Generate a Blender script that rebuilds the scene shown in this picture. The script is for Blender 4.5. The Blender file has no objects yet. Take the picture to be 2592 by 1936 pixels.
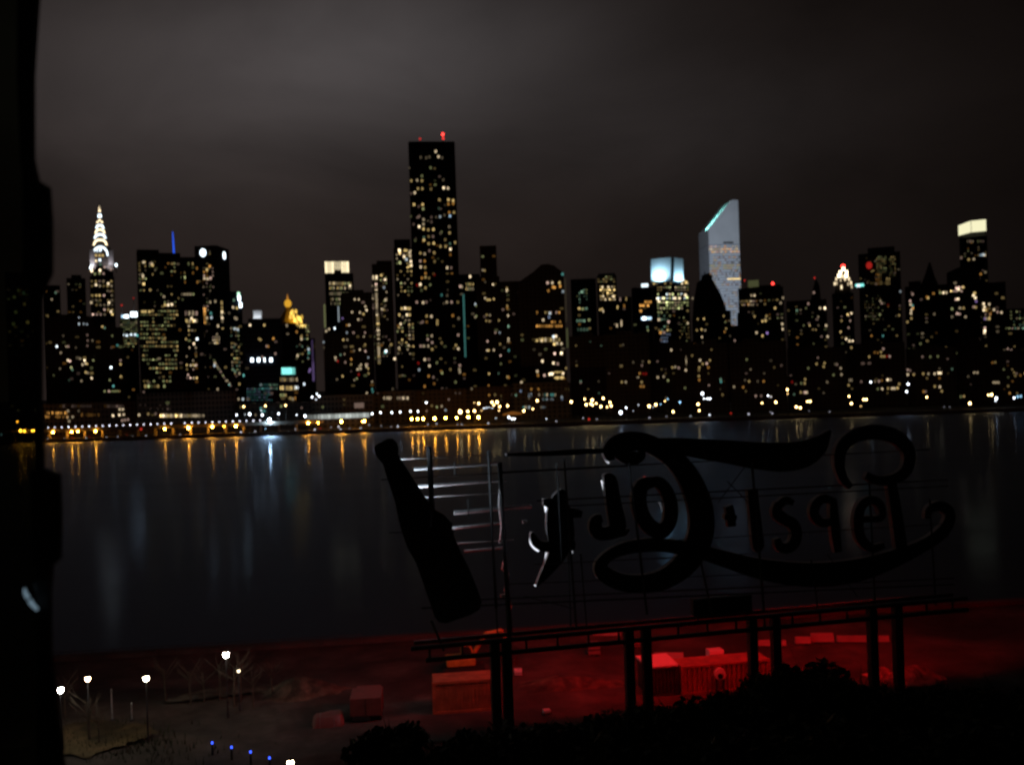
import bpy, math, random
from mathutils import Vector, Matrix
random.seed(7)
S = bpy.context.scene
COL = S.collection
R = math.radians

# ------------------------------------------------------------------ camera
F = 2340.0                       # focal length in photo pixels (photo is 2592 wide)
CAMZ = 28.0
ROLL = R(1.85)
cr, sr = math.cos(ROLL), math.sin(ROLL)
cam_d = bpy.data.cameras.new('camera')
cam = bpy.data.objects.new('camera', cam_d)
COL.objects.link(cam)
cam.matrix_world = Matrix(((cr, sr, 0, 0), (0, 0, -1, 0), (-sr, cr, 0, CAMZ), (0, 0, 0, 1)))
cam_d.sensor_width = 36.0
cam_d.lens = F / 2592 * 36
cam_d.clip_end = 20000
cam_d.clip_start = 0.05
cam_d.dof.use_dof = True
cam_d.dof.focus_distance = 14.0
cam_d.dof.aperture_fstop = 0.78
S.camera = cam

# ------------------------------------------------------------------ world, moonlight, exposure
S.view_settings.view_transform = 'Standard'
S.view_settings.look = 'None'
S.view_settings.exposure = 0
S.view_settings.gamma = 1
S.cycles.use_denoising = True
S.cycles.sample_clamp_indirect = 6
S.cycles.max_bounces = 6
S.cycles.transparent_max_bounces = 12
W = bpy.data.worlds.new('World')
S.world = W
W.use_nodes = True
nt = W.node_tree
nt.nodes.clear()
def N(t, **k):
    n = nt.nodes.new(t)
    for a, b in k.items():
        setattr(n, a, b)
    return n
def L(a, b):
    nt.links.new(a, b)
def M(op, a, b=None, c=None, clamp=False):
    n = nt.nodes.new('ShaderNodeMath')
    n.operation = op
    n.use_clamp = clamp
    for i, v in enumerate((a, b, c)):
        if v is None:
            continue
        if isinstance(v, (int, float)):
            n.inputs[i].default_value = v
        else:
            L(v, n.inputs[i])
    return n.outputs[0]
tc = N('ShaderNodeTexCoord')
sep = N('ShaderNodeSeparateXYZ')
L(tc.outputs['Generated'], sep.inputs[0])
dx, dy, dz = sep.outputs
def blob(px, py, rx, ry):
    """soft patch of lit cloud round one direction of the sky"""
    u, v = px - 1296, 968 - py
    ax, az = (u * cr + v * sr) / F, (-u * sr + v * cr) / F
    n = math.sqrt(ax * ax + 1 + az * az)
    ax, az = ax / n, az / n
    a = M('DIVIDE', M('SUBTRACT', dx, ax), rx)
    b = M('DIVIDE', M('SUBTRACT', dz, az), ry)
    d = M('ADD', M('MULTIPLY', a, a), M('MULTIPLY', b, b))
    return M('MULTIPLY', M('EXPONENT', M('MULTIPLY', d, -1.0)), M('GREATER_THAN', dy, 0.0))
mp = N('ShaderNodeMapping')
mp.inputs['Scale'].default_value = (2.0, 2.0, 4.2)
L(tc.outputs['Generated'], mp.inputs[0])
nz = N('ShaderNodeTexNoise')
nz.inputs['Scale'].default_value = 1.9
nz.inputs['Detail'].default_value = 5
nz.inputs['Roughness'].default_value = 0.5
nz.inputs['Distortion'].default_value = 0.5
L(mp.outputs[0], nz.inputs['Vector'])
cloud = M('MULTIPLY_ADD', nz.outputs[0], 1.25, 0.38)
side = N('ShaderNodeMapRange')
side.inputs['From Min'].default_value = -0.25
side.inputs['From Max'].default_value = 0.50
side.inputs['To Min'].default_value = 1.0
side.inputs['To Max'].default_value = 0.25
L(dx, side.inputs[0])
base = M('MULTIPLY', M('MULTIPLY', side.outputs[0], 0.0132), cloud)
glow = M('ADD', M('MULTIPLY', blob(960, 110, 0.21, 0.085), 0.036), M('MULTIPLY', blob(350, 200, 0.20, 0.10), 0.013))
glow = M('ADD', glow, M('MULTIPLY', blob(1720, 330, 0.16, 0.06), 0.0065))
glow = M('ADD', glow, M('MULTIPLY', blob(900, 300, 0.35, 0.10), 0.0035))
glow = M('MULTIPLY', glow, cloud)
front = N('ShaderNodeMapRange')                    # the cloud is lit from below by the city ahead, not behind or overhead
front.inputs['From Min'].default_value = 0.0
front.inputs['From Max'].default_value = 0.7
front.inputs['To Min'].default_value = 0.22
front.inputs['To Max'].default_value = 1.0
L(dy, front.inputs[0])
base = M('MULTIPLY', base, front.outputs[0])
rgb1 = N('ShaderNodeMix', data_type='RGBA', blend_type='MULTIPLY')
rgb1.inputs[0].default_value = 1
rgb1.inputs[6].default_value = (1.30, 0.92, 0.80, 1)
L(base, rgb1.inputs[7])
rgb2 = N('ShaderNodeMix', data_type='RGBA', blend_type='MULTIPLY')
rgb2.inputs[0].default_value = 1
rgb2.inputs[6].default_value = (1.02, 0.96, 1.0, 1)
L(glow, rgb2.inputs[7])
add = N('ShaderNodeMix', data_type='RGBA', blend_type='ADD')
add.inputs[0].default_value = 1
L(rgb1.outputs[2], add.inputs[6])
L(rgb2.outputs[2], add.inputs[7])
sky = N('ShaderNodeTexSky', sky_type='NISHITA')
sky.sun_disc = False
sky.sun_elevation = R(-4)
sky.sun_rotation = R(200)
bg1 = N('ShaderNodeBackground')
bg1.inputs[1].default_value = 1.0
L(add.outputs[2], bg1.inputs[0])
bg2 = N('ShaderNodeBackground')
bg2.inputs[1].default_value = 0.003
L(sky.outputs[0], bg2.inputs[0])
ash = N('ShaderNodeAddShader')
L(bg1.outputs[0], ash.inputs[0])
L(bg2.outputs[0], ash.inputs[1])
wo = N('ShaderNodeOutputWorld')
L(ash.outputs[0], wo.inputs[0])
# a trace of moonlight through the overcast
sun_d = bpy.data.lights.new('moonlight', 'SUN')
sun_d.energy = 0.004
sun_d.angle = R(20)
sun_d.color = (0.8, 0.88, 1.0)
sun_o = bpy.data.objects.new('moonlight', sun_d)
sun_o.rotation_euler = (R(38), 0, R(200))
COL.objects.link(sun_o)

# ------------------------------------------------------------------ helpers
def ray(px, py):
    u, v = px - 1296, 968 - py
    return (u * cr + v * sr) / F, (-u * sr + v * cr) / F
def at(px, py, Y):
    x, z = ray(px, py)
    return Vector((x * Y, Y, CAMZ + z * Y))
def ground_at(px, py, z=2.0):
    x, zz = ray(px, py)
    Y = (z - CAMZ) / zz
    return Vector((x * Y, Y, z))

class MB:
    def __init__(s):
        s.v, s.f = [], []
    def box(s, x0, x1, y0, y1, z0, z1):
        i = len(s.v)
        s.v += [(x0, y0, z0), (x1, y0, z0), (x1, y1, z0), (x0, y1, z0), (x0, y0, z1), (x1, y0, z1), (x1, y1, z1), (x0, y1, z1)]
        s.f += [(i, i+3, i+2, i+1), (i+4, i+5, i+6, i+7), (i, i+1, i+5, i+4), (i+1, i+2, i+6, i+5), (i+2, i+3, i+7, i+6), (i+3, i, i+4, i+7)]
        return s
    def prism(s, pts, y0, y1):
        """polygon in x-z, extruded along y"""
        n, i = len(pts), len(s.v)
        s.v += [(x, y0, z) for x, z in pts] + [(x, y1, z) for x, z in pts]
        s.f.append(tuple(range(i, i+n)))
        s.f.append(tuple(range(i+2*n-1, i+n-1, -1)))
        for k in range(n):
            a, b = i+k, i+(k+1) % n
            s.f.append((b, a, a+n, b+n))
        return s
    def frustum(s, cx, cy, z0, z1, r0, r1, n=8, ph=0.0, sy=1.0):
        i = len(s.v)
        for z, r in ((z0, r0), (z1, r1)):
            for k in range(n):
                a = ph + 2*math.pi*k/n
                s.v.append((cx + r*math.cos(a), cy + sy*r*math.sin(a), z))
        for k in range(n):
            a, b = i+k, i+(k+1) % n
            s.f.append((a, b, b+n, a+n))
        s.f.append(tuple(range(i+n-1, i-1, -1)))
        s.f.append(tuple(range(i+n, i+2*n)))
        return s
    def tube(s, pts, r, n=6, r2=None, cap=True):
        pts = [Vector(p) for p in pts]
        m, i = len(pts), len(s.v)
        for k, p in enumerate(pts):
            d = (pts[min(k+1, m-1)] - pts[max(k-1, 0)]).normalized()
            up = Vector((0, 0, 1)) if abs(d.z) < 0.9 else Vector((0, 1, 0))
            a = d.cross(up).normalized()
            b = d.cross(a)
            rr = r if r2 is None else r + (r2 - r) * k / max(1, m-1)
            for q in range(n):
                t = 2*math.pi*q/n
                s.v.append(tuple(p + a*rr*math.cos(t) + b*rr*math.sin(t)))
        for k in range(m-1):
            for q in range(n):
                a, b = i+k*n+q, i+k*n+(q+1) % n
                s.f.append((a, b, b+n, a+n))
        if cap:
            s.f.append(tuple(range(i+n-1, i-1, -1)))
            s.f.append(tuple(range(i+(m-1)*n, i+m*n)))
        return s
    def ball(s, c, r, nu=8, nv=6, sz=1.0):
        i = len(s.v)
        s.v.append((c[0], c[1], c[2]-r*sz))
        for a in range(1, nv):
            t = -math.pi/2 + math.pi*a/nv
            for k in range(nu):
                q = 2*math.pi*k/nu
                s.v.append((c[0]+r*math.cos(t)*math.cos(q), c[1]+r*math.cos(t)*math.sin(q), c[2]+r*sz*math.sin(t)))
        s.v.append((c[0], c[1], c[2]+r*sz))
        last = len(s.v)-1
        for k in range(nu):
            s.f.append((i, i+1+(k+1) % nu, i+1+k))
            s.f.append((last, last-nu+k, last-nu+(k+1) % nu))
        for a in range(nv-2):
            for k in range(nu):
                p, q = i+1+a*nu+k, i+1+a*nu+(k+1) % nu
                s.f.append((p, q, q+nu, p+nu))
        return s
    def mesh(s, name, mat=None):
        me = bpy.data.meshes.new(name)
        me.from_pydata(s.v, [], s.f)
        if mat:
            me.materials.append(mat)
        me.update()
        return me
    def build(s, name, mat, parent=None, smooth=False, bevel=0.0):
        me = s.mesh(name, mat)
        if smooth:
            for p in me.polygons:
                p.use_smooth = True
        o = obj(name, me, parent)
        if bevel:
            m = o.modifiers.new('bevel', 'BEVEL')
            m.width = bevel
            m.segments = 2
            m.limit_method = 'ANGLE'
        return o
def obj(name, me, parent=None):
    o = bpy.data.objects.new(name, me)
    COL.objects.link(o)
    if parent is not None:
        o.parent = parent
    return o
def thing(name, label, cat, loc=(0, 0, 0), rz=0.0, group=None):
    o = bpy.data.objects.new(name, None)
    COL.objects.link(o)
    o.location = loc
    o.rotation_euler = (0, 0, rz)
    o.empty_display_size = 0.5
    tag(o, label, cat, group)
    return o
def tag(o, label=None, cat=None, group=None, kind=None):
    if label: o['label'] = label
    if cat: o['category'] = cat
    if group: o['group'] = group
    if kind: o['kind'] = kind
    return o
def copy_tree(o, parent=None):
    c = o.copy()
    COL.objects.link(c)
    if parent is not None:
        c.parent = parent
    for ch in list(o.children):
        copy_tree(ch, c)
    return c
ORD = 'first second third fourth fifth sixth seventh eighth ninth tenth eleventh twelfth thirteenth fourteenth fifteenth sixteenth seventeenth eighteenth nineteenth'.split()
TENS = {20: 'twent', 30: 'thirt', 40: 'fort', 50: 'fift', 60: 'sixt', 70: 'sevent', 80: 'eight'}
def spot(parent, name, loc, target, energy, color, angle=70, radius=.6, blend=.6):
    d = bpy.data.lights.new(name, 'SPOT')
    d.energy, d.color, d.shadow_soft_size = energy, color, radius
    d.spot_size, d.spot_blend = R(angle), blend
    o = bpy.data.objects.new(name, d)
    COL.objects.link(o)
    o.parent = parent
    o.location = loc
    o.rotation_euler = (Vector(target) - Vector(loc)).to_track_quat('-Z', 'Y').to_euler()
    return o
def ordinal(n):
    if n < 20:
        return ORD[n-1]
    t = TENS[n//10*10]
    return t + 'ieth' if n % 10 == 0 else t + 'y-' + ORD[n % 10 - 1]

# ------------------------------------------------------------------ materials
def new_mat(name):
    m = bpy.data.materials.new(name)
    m.use_nodes = True
    return m, m.node_tree, m.node_tree.nodes['Principled BSDF']
def plain(name, col, rough=0.7, metal=0.0, var=0.25, scale=1.5, bump=0.0):
    """surface with uneven, slightly worn colour"""
    m, t, b = new_mat(name)
    b.inputs['Roughness'].default_value = rough
    b.inputs['Metallic'].default_value = metal
    tcn = t.nodes.new('ShaderNodeTexCoord')
    n = t.nodes.new('ShaderNodeTexNoise')
    n.inputs['Scale'].default_value = scale
    n.inputs['Detail'].default_value = 6
    t.links.new(tcn.outputs['Object'], n.inputs['Vector'])
    r = t.nodes.new('ShaderNodeValToRGB')
    r.color_ramp.elements[0].position = 0.3
    r.color_ramp.elements[1].position = 0.72
    r.color_ramp.elements[0].color = tuple(c*(1-var) for c in col) + (1,)
    r.color_ramp.elements[1].color = tuple(min(1, c*(1+var)) for c in col) + (1,)
    t.links.new(n.outputs[0], r.inputs[0])
    t.links.new(r.outputs[0], b.inputs['Base Color'])
    if bump:
        bn = t.nodes.new('ShaderNodeBump')
        bn.inputs['Strength'].default_value = bump
        t.links.new(n.outputs[0], bn.inputs['Height'])
        t.links.new(bn.outputs[0], b.inputs['Normal'])
    return m
def facade(name, wall, glass=(0.012, 0.014, 0.02), bw=2.6, bh=3.4, frac=0.55):
    """masonry or metal wall with a grid of unlit panes"""
    m, t, b = new_mat(name)
    tcn = t.nodes.new('ShaderNodeTexCoord')
    sp = t.nodes.new('ShaderNodeSeparateXYZ')
    t.links.new(tcn.outputs['Object'], sp.inputs[0])
    def mm(op, a, c):
        k = t.nodes.new('ShaderNodeMath')
        k.operation = op
        for i, v in enumerate((a, c)):
            if isinstance(v, (int, float)): k.inputs[i].default_value = v
            else: t.links.new(v, k.inputs[i])
        return k.outputs[0]
    hx = mm('FRACT', mm('DIVIDE', mm('ADD', sp.outputs[0], sp.outputs[1]), bw), 0)
    hz = mm('FRACT', mm('DIVIDE', sp.outputs[2], bh), 0)
    inx = mm('LESS_THAN', mm('ABSOLUTE', mm('SUBTRACT', hx, 0.5), 0), frac/2)
    inz = mm('LESS_THAN', mm('ABSOLUTE', mm('SUBTRACT', hz, 0.5), 0), frac/2)
    msk = mm('MULTIPLY', inx, inz) if bw < 400 else inz
    n = t.nodes.new('ShaderNodeTexNoise')
    n.inputs['Scale'].default_value = 0.15
    n.inputs['Detail'].default_value = 5
    t.links.new(tcn.outputs['Object'], n.inputs['Vector'])
    r = t.nodes.new('ShaderNodeValToRGB')
    r.color_ramp.elements[0].color = tuple(c*0.7 for c in wall) + (1,)
    r.color_ramp.elements[1].color = tuple(c*1.25 for c in wall) + (1,)
    t.links.new(n.outputs[0], r.inputs[0])
    mx = t.nodes.new('ShaderNodeMix')
    mx.data_type = 'RGBA'
    t.links.new(msk, mx.inputs[0])
    t.links.new(r.outputs[0], mx.inputs[6])
    mx.inputs[7].default_value = glass + (1,)
    b.inputs['Specular IOR Level'].default_value = .06
    t.links.new(mx.outputs[2], b.inputs['Base Color'])
    rg = mm('SUBTRACT', 0.8, mm('MULTIPLY', msk, 0.62))
    t.links.new(rg, b.inputs['Roughness'])
    return m
def emit(name, col, s, sampled=False):
    m = bpy.data.materials.new(name)
    m.use_nodes = True
    t = m.node_tree
    t.nodes.clear()
    e = t.nodes.new('ShaderNodeEmission')
    e.inputs[0].default_value = tuple(col) + (1,)
    e.inputs[1].default_value = s
    o = t.nodes.new('ShaderNodeOutputMaterial')
    t.links.new(e.outputs[0], o.inputs[0])
    m.cycles.emission_sampling = 'FRONT' if sampled else 'NONE'
    return m
COLS = {'w': (1, .78, .48), 'y': (1, .70, .26), 'g': (.80, .85, .36), 'o': (1, .46, .10), 'c': (.78, .92, 1), 't': (.22, .80, .72),
        'p': (1, .66, .52), 'b': (.5, .75, 1), 'r': (1, .04, .03), 'v': (.55, .35, .9), 'n': (.35, .62, .42), 'd': (.45, .58, .85)}
LEV = [0.03, 0.07, 0.15, 0.32, 0.7, 1.5, 2.8, 5.0]
_em = {}
def em(c, s):
    k = min(range(len(LEV)), key=lambda i: abs(math.log(LEV[i]/max(s, 1e-3))))
    if (c, k) not in _em:
        _em[c, k] = emit('lit_%s_%d' % (c, k), COLS[c], LEV[k])
    return _em[c, k]
_pm = {}
def pane_mesh(c, s):
    m = em(c, s)
    if m.name not in _pm:
        _pm[m.name] = MB().box(-.5, .5, -.5, .5, -.5, .5).mesh('window', m)
    return _pm[m.name]
MAT = {
    'stone': facade('pale_stone_facade', (.11, .10, .09)),
    'brick': facade('brown_brick_facade', (.06, .05, .045), bw=3.2, bh=3.0, frac=.45),
    'glass': facade('dark_glass_facade', (.035, .037, .042), bw=1.6, bh=3.8, frac=.82),
    'navy': facade('blue_glass_facade', (.03, .04, .065), bw=1.8, bh=3.8, frac=.8),
    'concrete': facade('concrete_facade', (.085, .083, .08), bw=3.6, bh=3.1, frac=.5),
    'alu': facade('aluminium_banded_facade', (.52, .52, .54), glass=(.20, .22, .27), bw=500, bh=3.9, frac=.5),
    'plainalu': plain('aluminium_cladding', (.38, .38, .40), .6, .1, .08, .05),
    'steel': plain('dull_steel', (.07, .07, .075), .55, .6, .3, 2),
    'letter': plain('black_painted_sheet_metal', (.03, .03, .034), .55, .2, .3, 1.2),
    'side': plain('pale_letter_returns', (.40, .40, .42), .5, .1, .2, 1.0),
    'rail': plain('galvanised_steel', (.35, .36, .37), .5, .5, .25, 3),
    'conc': plain('weathered_concrete', (.30, .29, .27), .85, 0, .3, .6, .2),
    'oldconc': plain('stained_concrete', (.07, .066, .06), .9, 0, .45, .35, .3),
    'roof': plain('tar_roof', (.05, .05, .05), .9, 0, .3, .3),
    'white': plain('white_render', (.72, .74, .76), .7, 0, .06, .1),
    'gold': plain('gilded_copper', (.75, .48, .10), .45, .2, .2, .4),
    'chrome': plain('stainless_cladding', (.6, .6, .62), .4, .5, .1, .2),
    'dark': plain('dark_painted_metal', (.012, .012, .012), .6, .2, .2, 3),
    'bark': plain('bark', (.07, .055, .04), .9, 0, .35, 6, .4),
    'rust': plain('ochre_corrugated_steel', (.50, .20, .09), .6, .2, .3, 1.4),
    'palebox': plain('faded_grey_paint', (.20, .17, .165), .6, .1, .25, 1.2),
    'maroon': plain('dull_maroon_paint', (.26, .085, .075), .5, .1, .2, 1.0),  # red sign light on truck and tarpaulin is put into this colour
    'redox': plain('oxide_red_steel', (.32, .12, .09), .6, .2, .35, 1.0),
    'yellow': plain('digger_yellow', (.5, .32, .05), .5, .1, .25, 2),
    'rubber': plain('black_rubber', (.02, .02, .02), .8, 0, .2, 4),
}
def leaf_mat():
    m, t, b = new_mat('dark_foliage')
    b.inputs['Roughness'].default_value = .65
    oi = t.nodes.new('ShaderNodeNewGeometry')
    r = t.nodes.new('ShaderNodeValToRGB')
    r.color_ramp.elements[0].color = (.014, .022, .008, 1)
    r.color_ramp.elements[1].color = (.045, .06, .022, 1)
    t.links.new(oi.outputs['Random Per Island'], r.inputs[0])
    t.links.new(r.outputs[0], b.inputs['Base Color'])
    return m
MAT['leaf'] = leaf_mat()

# ------------------------------------------------------------------ land and water
def water_mat():
    m, t, b = new_mat('river_water')
    t.nodes.remove(b)
    tcn = t.nodes.new('ShaderNodeTexCoord')
    def noise(scale, det, rot=0.0):
        mpn = t.nodes.new('ShaderNodeMapping')
        mpn.inputs['Scale'].default_value = scale
        mpn.inputs['Rotation'].default_value = (0, 0, rot)
        t.links.new(tcn.outputs['Object'], mpn.inputs[0])
        n = t.nodes.new('ShaderNodeTexNoise')
        n.inputs['Scale'].default_value = 1.0
        n.inputs['Detail'].default_value = det
        t.links.new(mpn.outputs[0], n.inputs['Vector'])
        return n.outputs[0]
    bn = t.nodes.new('ShaderNodeBump')
    bn.inputs['Strength'].default_value = WATER_BUMP
    bn.inputs['Distance'].default_value = 0.6
    t.links.new(noise((.16, .30, 1), 4), bn.inputs['Height'])
    gl = []
    for r in (WATER_ROUGH, WATER_CHOP):
        g = t.nodes.new('ShaderNodeBsdfGlossy')
        g.distribution = 'BECKMANN'
        g.inputs['Color'].default_value = (.48, .57, .74, 1)
        g.inputs['Roughness'].default_value = r
        t.links.new(bn.outputs[0], g.inputs['Normal'])
        gl.append(g)
    mr = t.nodes.new('ShaderNodeMapRange')          # wind streaks: smoother and choppier water
    mr.inputs['From Min'].default_value = .3
    mr.inputs['From Max'].default_value = .7
    mr.inputs['To Min'].default_value = .80
    mr.inputs['To Max'].default_value = .95
    t.links.new(noise((.012, .03, 1), 3, R(8)), mr.inputs[0])
    mg = t.nodes.new('ShaderNodeMixShader')
    t.links.new(mr.outputs[0], mg.inputs[0])
    t.links.new(gl[0].outputs[0], mg.inputs[1])
    t.links.new(gl[1].outputs[0], mg.inputs[2])
    df = t.nodes.new('ShaderNodeBsdfDiffuse')
    df.inputs[0].default_value = (.02, .024, .028, 1)
    fr = t.nodes.new('ShaderNodeFresnel')
    fr.inputs[0].default_value = 1.333
    mx = t.nodes.new('ShaderNodeMixShader')
    t.links.new(fr.outputs[0], mx.inputs[0])
    t.links.new(df.outputs[0], mx.inputs[1])
    t.links.new(mg.outputs[0], mx.inputs[2])
    t.links.new(mx.outputs[0], [n for n in t.nodes if n.type == 'OUTPUT_MATERIAL'][0].inputs[0])
    return m
WATER_CHOP = 0.60
WATER_ROUGH, WATER_BUMP = 0.13, 0.06
def ground_mat(name, c0, c1, c2, sc=.25):
    m, t, b = new_mat(name)
    b.inputs['Roughness'].default_value = .9
    tcn = t.nodes.new('ShaderNodeTexCoord')
    n = t.nodes.new('ShaderNodeTexNoise')
    n.inputs['Scale'].default_value = sc
    n.inputs['Detail'].default_value = 8
    n.inputs['Roughness'].default_value = .65
    t.links.new(tcn.outputs['Object'], n.inputs['Vector'])
    r = t.nodes.new('ShaderNodeValToRGB')
    e = r.color_ramp.elements
    e[0].position, e[0].color = .32, c0 + (1,)
    e[1].position, e[1].color = .70, c2 + (1,)
    k = e.new(.5)
    k.color = c1 + (1,)
    t.links.new(n.outputs[0], r.inputs[0])
    n2 = t.nodes.new('ShaderNodeTexNoise')
    n2.inputs['Scale'].default_value = sc*.35
    n2.inputs['Detail'].default_value = 3
    n2.inputs['Distortion'].default_value = 1.2
    t.links.new(tcn.outputs['Object'], n2.inputs['Vector'])
    r2 = t.nodes.new('ShaderNodeValToRGB')
    r2.color_ramp.elements[0].position, r2.color_ramp.elements[0].color = .38, (.4, .4, .4, 1)
    r2.color_ramp.elements[1].position, r2.color_ramp.elements[1].color = .62, (1.3, 1.25, 1.2, 1)
    t.links.new(n2.outputs[0], r2.inputs[0])
    mm = t.nodes.new('ShaderNodeMix')
    mm.data_type, mm.blend_type = 'RGBA', 'MULTIPLY'
    mm.inputs[0].default_value = 1
    t.links.new(r.outputs[0], mm.inputs[6])
    t.links.new(r2.outputs[0], mm.inputs[7])
    t.links.new(mm.outputs[2], b.inputs['Base Color'])
    bn = t.nodes.new('ShaderNodeBump')
    bn.inputs['Strength'].default_value = .5
    bn.inputs['Distance'].default_value = .3
    t.links.new(n.outputs[0], bn.inputs['Height'])
    t.links.new(bn.outputs[0], b.inputs['Normal'])
    return m
def shoreY(x):
    return 96.5 + 0.10 * x
mb = MB()
mb.v += [(-4000, 20, 0), (4000, 20, 0), (4000, 571, 0), (-4000, 571, 0)]
mb.f.append((0, 1, 2, 3))
tag(mb.build('water', water_mat()), kind='structure')
# near land: a gently uneven sheet whose edge is the seawall line
mb = MB()
nx, ny = 120, 60
for j in range(ny+1):
    for i in range(nx+1):
        x = -240 + 480*i/nx
        y = -60 + (shoreY(x) - 0.9 + 60)*j/ny
        h = 0.12*math.sin(x*.31 + y*.17) + 0.10*math.sin(x*.12 - y*.41) if 40 < y < shoreY(x) - 4 else 0
        mb.v.append((x, y, 2.0 + h))
for j in range(ny):
    for i in range(nx):
        a = j*(nx+1)+i
        mb.f.append((a, a+1, a+nx+2, a+nx+1))
tag(mb.build('ground', ground_mat('bare_earth_and_gravel', (.035, .028, .022), (.065, .055, .047), (.12, .11, .095)), smooth=True), kind='structure')
mb = MB()
for k in range(48):                                   # seawall in cast lengths
    xa, xb = -240 + 10*k + .03, -230 + 10*k - .03
    i = len(mb.v)
    for z in (-2, 2.45):
        mb.v += [(xa, shoreY(xa)-1, z), (xb, shoreY(xb)-1, z), (xb, shoreY(xb), z), (xa, shoreY(xa), z)]
    mb.f += [(i+4, i+5, i+6, i+7), (i, i+1, i+5, i+4), (i+1, i+2, i+6, i+5), (i+2, i+3, i+7, i+6), (i+3, i, i+4, i+7)]
tag(mb.build('seawall', MAT['oldconc']), 'long stained concrete seawall along the near river edge', 'seawall')
# far land up to the horizon
mb = MB()
mb.v += [(-6000, 571.5, 2), (6000, 571.5, 2), (6000, 9000, 2), (-6000, 9000, 2)]
mb.f.append((0, 1, 2, 3))
tag(mb.build('far_ground', ground_mat('city_ground', (.04, .04, .04), (.06, .06, .06), (.09, .085, .08), .05)), kind='structure')
mb = MB().box(-2500, 2500, 570.5, 571.5, -2, 2.3)
tag(mb.build('far_bank', MAT['conc']), kind='structure')
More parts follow.
